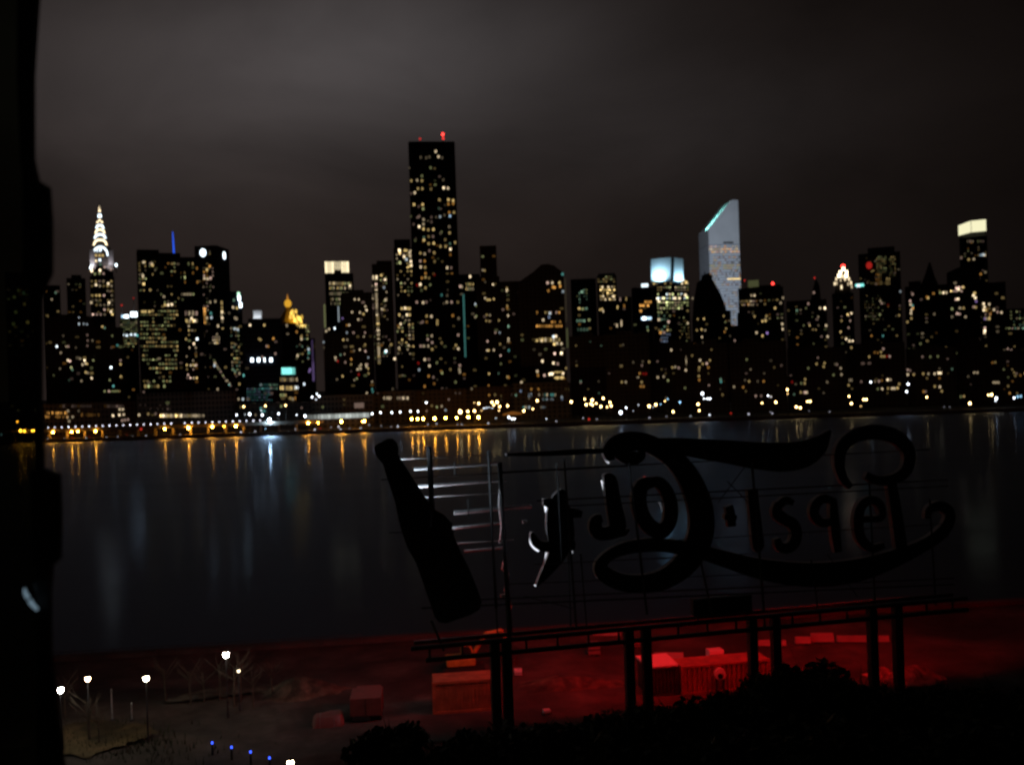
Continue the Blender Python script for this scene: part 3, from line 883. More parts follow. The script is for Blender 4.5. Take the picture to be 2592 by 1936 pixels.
t.pts('1093,850,w,.8 1083,859,p,.9 1094,867,p,.5 1118,868,y,.4 1065,876,p,.5 1073,876,w,.5 1084,876,w,.5 1094,884,y,.7 1160,848,p,.7 1154,874,y,.5 1160,883,w,1.6 1075,910,w,1.6 1087,926,w,1.6 1059,919,r,.3 1061,936,c,.5 1086,910,p,.3 1106,918,g,.3 1119,944,g,.6 1140,935,y,.35 1164,925,p,.8 1163,935,w,.8 1164,942,w,.5 1085,952,o,.7 1097,955,p,.3 1075,978,o,.5 1099,971,o,.35 1153,967,g,.3 1046,933,w,.9', 7, 9)
t.grid(1040, 420, 1104, 1000, 6, 52, .06, 'ypgw', .14, .6, .6)
t.grid(1106, 480, 1150, 1000, 4, 46, .05, 'ypgw', .12, .6, .6)
t.wins = [w[:6] + (w[6]*.62,) for w in t.wins]
t.done(.05)

# --- right of the tallest tower
t = Tower('office_tower', 'dark tower just right of the tallest tower, bars of yellow light under its roof', 'office building', 1160, 1214, 694, 900, 'glass')
t.pts('1190,700,w,1.5 1157,697,g,.3 1165,725,p,.7 1169,726,w,.5', 6, 9)
t.grid(1178, 714, 1200, 737, 5, 2, .9, 'yywg', .6, .55, .9)
t.lampbox('blue_edge_light', 1174.5, 788, 4, 86, 't', .14, -.5, .7)
t.lampbox('blue_edge_light', 1177, 868, 4, 72, 't', .15, -.5, .7)
t.pts('1203,770,c,1.2 1206,774,g,.5 1206,800,g,.4 1203,803,w,.4').done()
t = Tower('apartment_tower', 'narrow black tower with a blank flat top right of the turquoise edge light', 'apartment building', 1214, 1256, 622, 780, 'brick')
t.block('shoulder', 1204, 1264, 700)
t.pts('1222,684,w,.6 1227,685,y,.4 1248,720,w,1.4 1228,714,w,.1 1228,755,w,1.2 1234,759,y,.9 1240,759,y,.8 1250,757,y,.9 1232,797,y,.3 1240,798,w,.3 1231,812,y,.4 1239,813,y,.5 1263,811,y,.5 1254,842,p,.5 1265,842,c,.5 1234,864,p,1 1233,887,w,1.2 1237,887,y,.9 1250,886,w,.7 1266,871,y,.6 1267,900,p,1.2 1238,946,y,1 1268,921,g,.2 1262,945,n,.2 1237,976,o,.4 1238,998,o,.4').done()
t = Tower('apartment_tower', 'black tower with a thin vertical line of greenish lights, left of the sloped roof tower', 'apartment building', 1264, 1318, 712, 760, 'brick')
t.pts('1283,735,w,1.4 1283,730,y,.6 1284,775,y,.5 1284,780,o,.3 1286,799,w,.8 1287,826,n,.8 1287,858,w,1.2 1287,866,w,1 1288,887,t,.4 1313,740,p,.7 1319,739,w,1.2 1316,765,w,.3 1268,940,n,.3 1284,954,y,.5 1288,955,o,.3 1320,968,w,.8 1327,967,y,.4', 5, 9).done()
t = Tower('apartment_tower', 'tower with a sloping dark roof and rows of orange windows on its right side', 'apartment building', 1310, 1427, 715, 720, 'brick', depth=30)
t.prism('sloping_roof', [(1311, 716), (1427, 716), (1426, 690), (1402, 672), (1386, 668), (1370, 670), (1350, 688), (1330, 702)], inset=.9)
t.pts('1386,716,p,1.2 1398,716,w,1 1400,727,o,1 1404,728,o,.9 1416,716,y,.9 1418,725,o,1 1388,736,o,.6 1424,694,t,.4 1425,738,c,.3', 7, 9)
t.grid(1356, 786, 1426, 796, 10, 1, .7, 'oyp', .5, .7, .9)
t.grid(1394, 810, 1428, 820, 5, 1, .8, 'o', .25, .8, .9)
t.grid(1356, 821, 1424, 830, 11, 1, .9, 'o', .6, .7, .9)
t.grid(1356, 852, 1384, 868, 4, 1, .9, 'yw', .9, .8, .9)
t.grid(1384, 852, 1426, 868, 6, 1, .7, 'yww', .7, .7, .9)
t.pts('1392,793,c,.9 1390,803,d,.5 1375,810,w,.7 1359,862,y,1 1372,862,w,1.4 1401,852,c,1.6 1407,851,w,1.6 1403,871,y,1.4 1410,869,w,1 1421,870,w,.7 1404,895,p,1.4 1421,894,w,4 1373,914,w,1.4 1401,919,w,1.6 1412,921,p,.7 1360,940,w,.8 1362,950,o,.5 1378,950,p,.9 1392,947,w,3.5 1398,946,w,4 1425,945,w,1.6 1410,957,y,.9 1420,956,y,.9 1320,968,w,.8', 7, 9)
t.grid(1402, 938, 1426, 946, 4, 1, .9, 'y', .5, .9, .8)
t.grid(1402, 951, 1428, 961, 4, 1, 1, 'y', .8, .9, .8)
t.lampbox('pale_corner_strip', 1432, 760, 3, 110, 'w', .04, -.5, .8)
t.lampbox('pale_corner_strip', 1436, 855, 4, 50, 'g', .10, -.5, .8)
t.pts('1432,802,w,.5 1437,835,g,.5 1434,825,w,.4 1433,932,y,.5', 5, 8).done()
t = Tower('office_tower', 'dark tower with faint green lit floors left of the yellow lantern topped block', 'office building', 1444, 1508, 706, 800, 'navy')
t.grid(1458, 730, 1488, 770, 5, 5, .6, 'nng', .13, .8, .6)
t.pts('1473,739,n,.8 1466,781,y,1 1475,782,g,.5 1484,781,n,.3 1491,810,g,.5', 8, 8)
t.grid(1458, 806, 1482, 818, 4, 1, 1, 'n', .4, .8, .8)
t.grid(1460, 828, 1490, 840, 4, 1, 1, 'n', .25, .9, .8)
t.grid(1468, 845, 1486, 870, 3, 4, .7, 'nw', .22, .8, .7)
t.grid(1462, 885, 1486, 940, 4, 8, .45, 'ntd', .14, .8, .6)
t.grid(1460, 940, 1478, 950, 3, 1, 1, 'tn', .4, .9, .8)
t.pts('1472,852,w,.7').done()
t = Tower('office_tower', 'small tower with a bright block of yellow windows high on its front', 'office building', 1511, 1560, 697, 950, 'stone')
t.block('roof_block', 1514, 1556, 692)
t.grid(1512, 698, 1557, 716, 7, 3, .75, 'yyg', .28, .8, .7)
t.grid(1518, 722, 1558, 762, 7, 5, .78, 'ywyy', .75, .75, .7)
t.pts('1525,727,w,2 1540,727,w,2 1553,750,w,1.6 1524,782,y,1 1527,788,w,.8 1519,784,y,.7 1543,757,w,1.2').done()
t = Tower('office_block', 'plain dark block right of the small bright yellow windowed tower', 'office building', 1560, 1598, 752, 900, 'concrete')
t.pts('1570,758,p,.4 1585,757,y,.5 1603,765,y,1 1563,778,y,.7 1580,775,o,.3 1561,818,w,1.2 1562,824,w,.9 1573,815,w,.8 1573,822,w,.7', 4, 12).done()
t = Tower('office_tower', 'dark tower with an orange lit floor and a white roof light', 'office building', 1598, 1651, 728, 900, 'navy')
fb, fzb = t.loc(1608, 727)
MB().box(fb-1.5, fb+1.5, 24, 26, fzb, fzb+2.2).build('roof_floodlight_housing', MAT['steel'], t.root)  # housing added for an unseen lamp aimed at the slant roofed tower
FLOOD2 = (t, fb, fzb)
t.lampbox('roof_light', 1632, 722, 17, 8, 'c', 1.8, -.5, 4)
t.grid(1618, 760, 1650, 778, 5, 2, .9, 'o', 1.0, .9, .9)
t.pts('1622,787,o,1', 8, 9)
t.lampbox('lit_canopy', 1636, 806, 26, 7, 'b', 1.3, -.5, .8)
t.lampbox('lit_canopy_end', 1631, 806, 8, 8, 'c', 6, -.7, .8)
t.pts('1639,828,n,.5 1640,836,g,.4 1613,853,y,.9 1620,855,y,.9 1630,853,y,1 1622,866,r,.25 1633,866,p,.3 1658,861,w,1.6 1603,862,p,.2').done()

# --- tower with the white lit box on top
t = Tower('box_topped_tower', 'tower crowned by a big blue-white glowing roof box', 'office building', 1651, 1744, 713, 900, 'glass', depth=34)
t.prism('lit_roof_box', [(1648, 712), (1730, 712), (1729, 655), (1700, 651), (1648, 656)], inset=1.5, depth=24, mat='white')
t.prism('dark_mullion', [(1697, 711.5), (1706, 711.5), (1706, 652), (1699, 652)], inset=1.2, depth=.6, mat='dark')
for x, y, e in ((1669, 698, 1.0), (1718, 700, .48)):
    a, z = t.loc(x, y, -6)
    spot(t.root, 'roof_box_floodlight', (a, -5.5, z-4), (a, 2.5, z+1.5), 36000*e, (.45, .80, 1), 120, 1.2, 1.0)  # lamps added in front, standing in for light inside the glass box
t.grid(1652, 713, 1744, 722, 13, 1, .6, 'yw', .6, .8, .8)
t.pts('1731,711,w,2 1737,715,y,1.6', 7, 8)
t.grid(1662, 724, 1744, 738, 11, 2, .8, 'ygwy', .4, .8, .6)
t.grid(1662, 740, 1744, 760, 11, 2, .6, 'wgcg', 1.0, .7, .7)
t.grid(1662, 762, 1744, 784, 11, 3, .85, 'gwgg', .75, .85, .7, .4)
t.pts('1664,756,w,1.6 1679,755,w,1.6 1707,755,w,2 1720,755,w,2 1739,753,g,1.8 1735,747,w,1.4 1668,763,w,1.4', 8, 8)
t.grid(1664, 786, 1700, 840, 5, 6, .72, 'gyng', .28, .85, .7)
t.grid(1672, 842, 1698, 868, 4, 3, .9, 'dd', .16, .9, .85)
t.pts('1668,809,w,.7 1692,815,p,.7 1672,842,o,.7 1681,842,p,.5 1677,875,d,.5', 8, 9)
t.grid(1718, 800, 1746, 875, 5, 9, .5, 'yyg', .22)
t.pts('1741,818,w,.8').done()

# --- slanted roof skyscraper, floodlit pale metal
Y = 1320
xa, xb = ray(1766, 585)[0]*Y, ray(1870, 505)[0]*Y
corner = ray(1793, 580)[0]*Y
root = thing('slant_roofed_skyscraper', 'pale grey skyscraper with a steeply slanted roof, turquoise glow along the slope', 'skyscraper', (corner, Y, 2), R(5.5))
th = math.radians(5.5)
Wd = (xb - corner)/math.cos(th) * 1.0
zl = CAMZ + ray(1793, 582)[1]*Y - 2
zh = CAMZ + ray(1862, 505)[1]*Y - 2
Dp = 47.0
m = MB()
m.box(0, Wd, 0, Dp, -1, zl-21).build('tower_shaft', MAT['alu'], root)
MB().prism([(0, zl-21), (Wd, zl-21), (Wd, zh), (Wd*.80, zh), (0, zl)], .02, Dp-.02).build('slanted_top', MAT['plainalu'], root)
slope = math.atan2(zh - zl, Wd*.8)
q = MB()
nseg = 9
for i in range(nseg):
    f0, f1 = .02 + .96*i/nseg, .02 + .96*(i+1)/nseg - .012
    xa_, xb_ = Wd*.8*f0, Wd*.8*f1
    za_, zb_ = zl + (zh-zl)*f0, zl + (zh-zl)*f1
    j = len(q.v)
    nx_, nz_ = -math.sin(slope)*.8, math.cos(slope)*.8
    for yy in (1.0, Dp-1.0):
        q.v += [(xa_, yy, za_), (xb_, yy, zb_), (xb_+nx_, yy, zb_+nz_), (xa_+nx_, yy, za_+nz_)]
    q.f += [(j, j+1, j+2, j+3), (j+7, j+6, j+5, j+4), (j+3, j+2, j+6, j+7), (j, j+3, j+7, j+4), (j+1, j+5, j+6, j+2)]
q.build('sloped_roof', MAT['white'], root)
for i, e in enumerate((1.0, .6, .3, .15)):
    f = .04 + .2*i
    bx, bz = Wd*.8*f, zl + (zh-zl)*f
    spot(root, 'slope_floodlight', (bx - 7*math.sin(slope), 12, bz + 7*math.cos(slope)), (bx + 6*math.cos(slope), 12, bz + 6*math.sin(slope)), 22000*e, (.28, .95, .85), 110)
MB().box(Wd*.47, Wd*.8, -.25, .2, zl-20, zl-17.5).build('dark_louvre', MAT['dark'], root)
# lit storeys
def cz(py): return CAMZ + ray(1830, py)[1]*Y - 2
nb = 0
big = MB(); bmats = []; bidx = []
for row in range(58):
    z = zl - 24 - row*3.9*1.0
    if z < cz(840): break
    py_like = (CAMZ + 0 - z)
    for i in range(16):
        x = Wd*(i+.5)/16
        dense = .35
        c = random.choice('wpyo'); e = random.choice((.10, .18, .3))
        ok = random.random() < .34
        if row in (0, 1, 2): ok = random.random() < .7; e = random.choice((.3, .5, .8))
        if row in (7, 8): ok = random.random() < (.7 if i > 1 else .3); e = .45; c = random.choice('ygy')
        if row == 12 and i > 8: ok = True; e = 1.1; c = random.choice('yw')
        if row in (9, 10, 13, 14, 15) and i < 5: ok = random.random() < .5; e = .4
        if not ok: continue
        if nb < 96 and e > .25:
            w_ = obj('window', pane_mesh(c, e), root); w_.location = (x, -.12, z); w_.scale = (Wd/16*.75, .5, 1.9); nb += 1
        else:
            mt = em(c, e)
            if mt not in bmats: bmats.append(mt)
            big.box(x-Wd/16*.37, x+Wd/16*.37, -.3, .1, z-.9, z+.9); bidx += [bmats.index(mt)]*6
me = big.mesh('small_windows')
for mt in bmats: me.materials.append(mt)
for p, k_ in zip(me.polygons, bidx): p.material_index = k_
tag(obj('small_windows', me, root), kind='stuff')
CITI = Vector((corner + Wd*.35, Y, 205))

t = Tower('office_block', 'plain black stepped block hiding the foot of the pale slant roofed skyscraper', 'office building', 1826, 1850, 786, 950, 'brick', depth=20)
t.block('lower_wing', 1849, 1868, 824); t.block('side_wing', 1866, 1902, 792)
t.pts('1832,800,y,.3 1836,815,g,.25 1834,840,o,.3 1838,832,y,.3 1860,862,p,.3')
t.done(.04)
t = Tower('domed_tower', 'black silhouette tower with a pointed crown in front of the slant roofed skyscraper', 'tower', 1752, 1846, 806, 1000, 'brick', depth=28)
t.prism('pointed_crown', [(1753, 806.5), (1844, 806.5), (1838, 780), (1825, 745), (1812, 722), (1803, 706), (1802, 693), (1798, 697), (1795, 690), (1788, 694), (1784, 688), (1780, 698), (1777, 694), (1775, 708), (1764, 716), (1760, 740), (1755, 770)], inset=1)
t.pts('1753,755,w,.5 1782,807,y,.9 1766,808,y,.3 1764,836,y,.6 1776,834,y,.7 1785,836,w,.3 1777,853,w,.9 1759,872,o,.7 1749,900,y,.3')
t.done()

# --- towers on the right
t = Tower('office_tower', 'dark flat tower with a dim green lit block on its roof beside a red beacon', 'office building', 1868, 1982, 728, 1000, 'concrete', depth=34)
t.block('roof_block', 1905, 1975, 722)
fa, fz = t.loc(1890, 726)
MB().box(fa-1.5, fa+1.5, 30, 32, fz, fz+2.2).build('roof_floodlight_housing', MAT['steel'], t.root)  # added housing of the unseen lamp that brightens the slant roofed tower
FLOOD = (t, fa, fz)
t.lampbox('dim_green_sign', 1907, 718, 26, 17, 'g', .10, -.4, 3)
t.beacon(1885, 711, 728, 'r', .6, .7); t.beacon(1956, 720, 728, 'r', 4, 1.3); t.beacon(1960, 724, 730, 'r', 1.2, 1)
t.grid(1876, 758, 1920, 776, 8, 2, .7, 'wyp', .32, .75, .7)
t.grid(1872, 776, 1922, 850, 8, 6, .14, 'yw', .2)
t.pts('1910,748,w,.8 1902,748,w,.4 1895,771,o,1 1982,754,w,.6 1991,754,w,.5 2000,753,w,.8 1976,767,w,.5 1962,780,y,1.2 2020,784,c,.6 1930,813,y,.9 1938,812,y,.9 1940,800,y,.6 1910,801,y,.3 1915,842,w,1.2 1930,850,y,1 1942,843,v,.9 1980,820,w,1 1981,833,w,.7 1852,885,c,4.5 1858,885,w,1.6 1869,884,w,1.4 1834,867,y,.3', 6, 8)
t.done()
t = Tower('office_tower', 'black tower with a small dark spire left of the white lattice crown', 'office building', 1990, 2092, 760, 1050, 'stone', depth=30)
t.prism('dark_spire', [(2052, 760.5), (2078, 760.5), (2074, 722), (2066, 706), (2060, 722)], inset=4, depth=9)
t.beacon(2062, 705, 715, 'r', .9, .8)
t.grid(2030, 775, 2090, 840, 8, 6, .16, 'gyw', .22)
t.pts('2060,740,p,.3 2046,769,p,.3 2088,780,w,3 2076,780,w,1 2137,768,w,1.2 2017,786,n,.5 2091,824,w,1.2 2101,824,w,.9 2095,852,w,1.2 1982,878,w,.2', 6, 8).done()
t = Tower('lattice_crowned_tower', 'tower with a small glowing white lattice crown under a red lamp', 'tower', 2106, 2160, 742, 1200, 'brick', depth=26)
t.prism('crown_frame', [(2112, 742.5), (2154, 742.5), (2148, 712), (2140, 684), (2131, 684), (2120, 712)], inset=2, depth=14)
for x, y, w, h, e in ((2135, 681, 9, 10, 7), (2127, 690, 8, 11, 4), (2143, 689, 7, 10, 4), (2124, 698, 9, 10, 4), (2133, 700, 6, 9, 2), (2142, 698, 9, 10, 5), (2117, 706, 5, 9, 1.6), (2139, 706, 5, 10, 1.6), (2149, 706, 5, 10, 2), (2128, 709, 4, 9, .9), (2113, 718, 5, 9, 1.2), (2118, 717, 4, 9, .9), (2130, 727, 5, 12, 1.6), (2154, 716, 5, 10, 1.6), (2147, 719, 4, 9, .8), (2156, 726, 4, 9, .9)):
    q = t.lampbox('lattice_light', x, y, w*.8, h*.85, 'w', e, -.2, 1)
a, z = t.loc(2134, 674, 4)
MB().ball((a, 4, z), 2.6, 10, 8).build('red_lamp', em('r', 5), t.root)
t.pts('2146,796,y,2.5 2155,793,w,1.6 2152,812,p,.6 2148,830,p,.6 2130,812,y,.3 2128,840,y,.7 2142,858,w,2 2150,863,w,1.4 2158,863,w,1.4 2156,882,y,.7').done()
t = Tower('office_tower', 'broad dark tower with dim yellow window columns and a round red light', 'office building', 2172, 2278, 640, 1100, 'stone', depth=34)
t.block('roof_block', 2196, 2264, 626)
t.grid(2218, 648, 2244, 692, 6, 8, .8, 'yyg', .16, .75, .65)
t.grid(2250, 648, 2268, 700, 4, 9, .8, 'yyg', .16, .75, .65)
t.grid(2216, 692, 2232, 722, 3, 5, .9, 'yo', .22, .8, .65)
t.grid(2242, 702, 2254, 722, 2, 3, .9, 'y', .28, .8, .7)
t.grid(2202, 712, 2250, 722, 7, 1, .7, 'y', .16)
t.grid(2186, 650, 2214, 720, 5, 9, .18, 'yp', .1)
a, z = t.loc(2200, 672, -1)
disc('red_disc', (a, -.2, z), (0, -1, 0), 3.4, t.root).data.materials[0] = em('r', .32)
t.lampbox('turquoise_lamp', 2176, 722, 20, 7, 't', 1.6, -.6, 1)
t.lampbox('turquoise_lamp', 2173, 723, 8, 7, 'c', 1.6, -.8, 1)
t.grid(2188, 745, 2236, 812, 10, 9, .42, 'gyw', .08)
t.pts('2228,762,w,.6 2232,768,p,.3 2227,797,g,.5 2279,738,c,.3 2248,772,r,.12 2287,830,w,.6 2276,798,y,.4 2235,850,t,.5 2206,850,o,.4 2172,842,o,.4 2169,830,w,.4').done()
t = Tower('apartment_tower', 'black building with a pointed dark steeple left of the tower with the pale glowing crown', 'tower', 2290, 2420, 722, 950, 'brick', depth=30)
t.prism('steeple', [(2330, 722.5), (2376, 722.5), (2366, 700), (2356, 668), (2353, 662), (2350, 668), (2340, 700)], inset=6, depth=10)
t.block('roof_block', 2300, 2330, 712)
t.pts('2304,762,p,.8 2305,771,w,1 2310,774,t,.4 2311,780,o,.7 2307,785,w,.9 2306,793,w,.9 2307,806,y,.6 2310,745,p,.4 2349,754,y,.8 2346,752,o,.5 2363,743,o,.3 2287,826,y,1 2297,815,y,.3 2276,812,w,.4 2265,812,w,.3 2258,812,w,.25 2390,713,w,1.6 2397,715,w,2 2388,741,w,1.5 2396,741,w,.9 2408,738,y,.4 2380,741,g,.3 2365,795,w,.15 2330,870,g,.25 2395,880,y,.25 2392,882,g,.2', 6, 8).done()
t = Tower('crowned_tower', 'tower with a pale yellow glowing two faced crown at far right of the skyline', 'skyscraper', 2428, 2498, 600, 1400, 'glass', depth=40)
z1 = t.loc(2460, 559)[1]; z0 = t.loc(2460, 588)[1]
zl1, zl0 = t.loc(2426, 568)[1], t.loc(2426, 594)[1]
a0, a1, a2 = t.loc(2425, 570)[0], t.loc(2458, 570)[0], t.loc(2496, 570)[0]
glowm = emit('pale_crown_glow', (1, .95, .60), .95)
m = MB()
m.v += [(a0, 14, zl0), (a1-.6, 0, z0), (a1-.6, 0, z1), (a0, 14, zl1), (a0, 15, zl0), (a1-.6, 1, z0), (a1-.6, 1, z1), (a0, 15, zl1)]
m.f += [(0, 1, 2, 3), (7, 6, 5, 4), (3, 2, 6, 7), (0, 4, 5, 1), (0, 3, 7, 4), (1, 5, 6, 2)]
m.build('glowing_crown_panel', glowm, t.root)
MB().box(a1+.6, a2, 0, 1, z0, z1).build('glowing_crown_panel', glowm, t.root)
MB().box(a1-.5, a1+.5, .1, 1.5, z0, z1).build('crown_corner_post', emit('dim_corner', (1, .93, .6), .5), t.root)
MB().box(a0+2, a2-1, 15.5, 34, z0-12, z1-2).build('crown_core', MAT['dark'], t.root)
t.grid(2446, 606, 2492, 616, 7, 1, .8, 'gpw', .14, .7, .8)
t.pts('2483,646,b,.5 2489,645,c,1 2492,646,w,.8 2428,648,d,.25 2452,657,y,.6 2465,656,w,.6 2433,653,p,.2 2482,694,o,.3 2494,689,w,.2 2463,709,w,.4 2492,725,w,.4 2477,717,o,.2', 7, 8).done()
t = Tower('apartment_tower', 'black apartment tower with loose clusters of bright windows below the pale glowing crown', 'apartment building', 2396, 2480, 690, 820, 'brick', depth=28)
t.prism('peaked_parapet', [(2397, 690.5), (2479, 690.5), (2474, 676), (2450, 668), (2420, 680)], inset=1)
t.grid(2404, 722, 2444, 742, 6, 2, .6, 'pwyp', .8)
t.pts('2422,730,p,1.4 2427,733,w,1.6 2438,727,y,.9 2425,757,w,1.5 2420,758,p,.8 2467,742,y,.8 2464,748,w,1.4 2469,754,w,2.2 2471,763,v,.5 2465,777,p,.4 2470,778,y,.3 2410,782,g,.4 2430,780,w,.4 2439,780,y,.4 2423,794,p,.8 2429,795,p,.6 2444,802,w,.5 2410,802,w,.15', 7, 8).done()
t = Tower('apartment_tower', 'dark apartment tower near the right edge with a bright cluster of warm windows', 'apartment building', 2482, 2545, 715, 760, 'brick', depth=28)
t.pts('2490,769,w,2.4 2492,778,w,2.4 2490,785,w,1.8 2495,785,y,1 2504,770,w,.9 2497,807,w,.5 2504,807,y,.8 2516,784,w,1 2525,790,p,.6 2535,791,w,.9 2507,795,o,.4 2493,807,v,.4 2493,830,p,1 2493,837,w,2.8 2492,842,w,1.4', 6, 8)
t.grid(2492, 770, 2512, 806, 4, 5, .4, 'yop', .3).done()
t = Tower('apartment_block', 'block cut by the right edge of the picture with greenish windows', 'apartment building', 2546, 2640, 780, 700, 'brick', depth=28)
t.grid(2556, 785, 2600, 835, 6, 6, .42, 'nngw', .18)
t.grid(2536, 826, 2596, 836, 8, 1, .8, 'ngpw', .3)
t.grid(2556, 872, 2600, 960, 5, 9, .3, 'ygop', .25)
t.pts('2508,886,y,.9 2519,886,y,.9 2551,883,p,.6 2567,899,y,.6 2579,899,y,.8 2552,917,y,.9 2589,909,w,.6').done()

# --- nearer, darker rows on the right
def low(label, x0, x1, yt, Y, txt, mat='brick', grids=(), steps=(), name='apartment_building'):
    t = Tower(name, label, 'apartment building', x0, x1, yt, Y, mat, depth=24)
    for s_ in steps: t.block('roof_block', *s_)
    for g in grids: t.grid(*g)
    n0 = len(t.wins)
    t.pts(txt, 6, 8)
    t.wins = [w[:6] + (w[6]*(.62 if Y < 700 else 1),) for w in t.wins]
    t.done(.02)
low('unlit block below the green floored tower, almost blank', 1440, 1530, 850, 690, '1533,873,y,.35 1470,968,p,.3 1434,1008,w,.5', grids=((1446, 860, 1528, 1000, 9, 14, .05, 'ynw', .14),), steps=((1470, 1500, 842),))
low('wide unlit block under the orange floored tower', 1530, 1642, 845, 670, '1574,967,y,.6 1584,967,w,1 1603,917,w,.2 1625,925,p,.4 1643,916,y,.9 1627,915,w,.2 1619,945,o,.5 1628,946,r,.3 1635,946,r,.25 1624,967,y,.6 1622,978,o,.9 1629,978,o,1 1648,978,w,.2 1661,976,y,.4 1577,873,w,.12', grids=((1536, 860, 1640, 1000, 10, 14, .05, 'ypw', .14),), steps=((1560, 1600, 838), (1612, 1634, 840)))
low('block with one beaded vertical string of white lights below the box topped tower', 1644, 1756, 866, 680, '1699,886,w,1.2 1702,930,y,.9 1709,929,w,.9 1718,931,p,.8 1665,955,w,1.2 1680,953,w,1 1691,963,g,.5 1734,982,g,.4 1752,900,y,.25 1736,937,w,1.2 1686,1007,w,.1 1624,1012,w,.1', grids=((1734, 900, 1740, 926, 1, 5, 1, 'w', .8, .7, .8), (1650, 880, 1750, 1000, 10, 12, .05, 'wyp', .14)), steps=((1690, 1730, 860),))
low('black block below the pointed black silhouette, a knot of warm lights near its middle', 1756, 1842, 868, 660, '1772,912,w,1.8 1797,912,y,1 1789,920,p,1.4 1779,921,y,.8 1770,932,y,.4 1769,952,y,.6 1770,962,o,.5 1793,930,o,.5 1755,922,r,.3 1825,966,t,.6 1824,960,n,.5 1770,930,y,.5 1769,937,y,.4 1829,999,y,.4', grids=((1760, 880, 1836, 1000, 8, 12, .05, 'wyp', .14),), steps=((1780, 1815, 860),))
low('black riverside block with no lights on its upper floors, right of the turquoise spot', 1846, 1990, 866, 650, '1890,910,g,.3 1896,965,y,.7 1933,965,o,.6 1881,980,o,.9 1858,979,w,.5 1886,962,w,.2 1918,965,w,.2 1888,990,y,.2 1913,1002,p,.5 1927,1002,p,.3 1951,1004,w,.6 1960,930,y,.1 1978,925,p,.1', grids=((1850, 930, 1986, 1000, 12, 7, .08, 'ypw', .14),), steps=((1880, 1920, 858), (1944, 1970, 861)))
low('dark riverside block with small pairs of yellow windows at mid height', 1992, 2140, 880, 655, '2067,921,y,.5 2087,919,y,.9 2085,928,y,.9 2119,923,p,.4 2128,932,w,.9 2144,930,n,.4 2130,948,w,.7 2110,949,g,.3 2046,932,g,.3 2038,960,y,.8 2037,970,y,.8 2028,970,g,.4 2005,967,r,.3 2027,993,y,.7 2037,993,p,1.4 2042,993,w,1.2 2010,998,n,.3 2094,967,w,.25', grids=((1996, 900, 2136, 1000, 12, 9, .05, 'ywp', .14),), steps=((2040, 2080, 872),))
low('long low block with two rows of bright small windows on the right bank', 2142, 2290, 868, 660, '2200,903,y,.9 2214,892,o,.3 2222,893,o,.3 2230,891,y,.5 2231,902,y,.6 2238,902,y,.8 2245,902,r,.4 2252,902,p,.8 2236,883,p,.5 2148,975,y,.9 2180,966,p,.3 2204,967,c,2 2225,965,p,.8 2232,963,o,.3 2247,961,w,2.2 2254,961,w,1 2233,984,w,2 2248,983,y,.9 2258,983,w,1.2 2264,983,w,1.2 2272,982,y,1.4 2276,972,y,1 2222,984,g,.3 2215,965,w,.3 2145,860,w,.9 2152,858,w,1 2155,880,y,.6', grids=((2150, 890, 2284, 1000, 12, 10, .05, 'yw', .14),), steps=((2180, 2220, 862),))
low('low riverside block with a line of pale windows beside the orange glow', 2292, 2420, 880, 650, '2289,949,w,.8 2298,948,w,1.3 2313,948,y,.6 2337,946,y,.9 2350,946,w,.9 2366,946,w,1.8 2376,944,w,2.6 2381,944,w,2.6 2298,936,p,.6 2304,938,p,.3 2378,957,o,.4 2366,978,y,1 2379,979,w,1.6 2384,990,y,.7 2338,991,o,.5 2343,991,p,.4 2335,903,p,.3 2355,903,g,.4 2374,902,g,.4 2410,934,n,.4 2286,884,p,.2', grids=((2298, 890, 2416, 1000, 11, 9, .05, 'ypw', .14),), steps=((2330, 2370, 873),))
low('dark block above a short row of pale windows near the right edge', 2422, 2528, 862, 655, '2418,988,w,1.2 2424,988,w,1.2 2400,1004,w,.7 2409,1004,w,.5 2416,1004,y,.4 2424,1003,w,1.2 2432,1004,g,.4 2440,1003,y,.9 2466,943,w,.5 2474,943,w,.7 2451,953,w,.2 2515,968,w,.8 2521,968,w,.7 2527,968,w,.6 2512,918,o,.35 2519,917,y,.4 2409,957,w,.2', grids=((2430, 870, 2524, 1000, 9, 12, .05, 'ywp', .13),), steps=((2450, 2480, 855),))
low('lowest block at the right edge of the far bank with a few warm windows', 2530, 2640, 885, 640, '2567,943,y,.4 2570,951,y,.4 2552,977,y,.3 2556,995,o,.9 2507,957,w,.2 2583,950,o,.3', grids=((2536, 900, 2600, 1000, 6, 10, .12, 'yopg', .18),))
low('tall dark riverside block under the sloping roofed tower, pale lit lower floors', 1296, 1442, 968, 650, '1318,990,d,.5 1306,1000,n,.5 1345,985,o,.5 1363,985,o,.6 1393,966,o,.3 1422,1005,c,.6 1423,1010,d,.4', 'concrete', ((1362, 994, 1408, 1004, 9, 1, .9, 'ctw', .45, .8, .9), (1336, 994, 1348, 1012, 2, 3, .9, 'cw', .4, .8, .8), (1372, 1006, 1402, 1015, 6, 1, .9, 'tc', .4, .8, .9), (1318, 1026, 1342, 1036, 5, 1, .9, 'wct', .45, .8, .9), (1362, 1026, 1382, 1035, 4, 1, .9, 'cw', .35, .8, .9), (1430, 980, 1462, 990, 8, 1, .6, 'y', .12)))
low('dark riverside block at the foot of the tallest tower', 1052, 1182, 985, 650, '1075,978,o,.5 1136,1011,p,.4 1106,1030,g,.5 1118,1028,w,.5 1128,1038,c,.7 1093,1027,y,.4 1080,1040,p,.4', 'brick', ((1056, 990, 1180, 1040, 12, 5, .07, 'ypw', .15),))
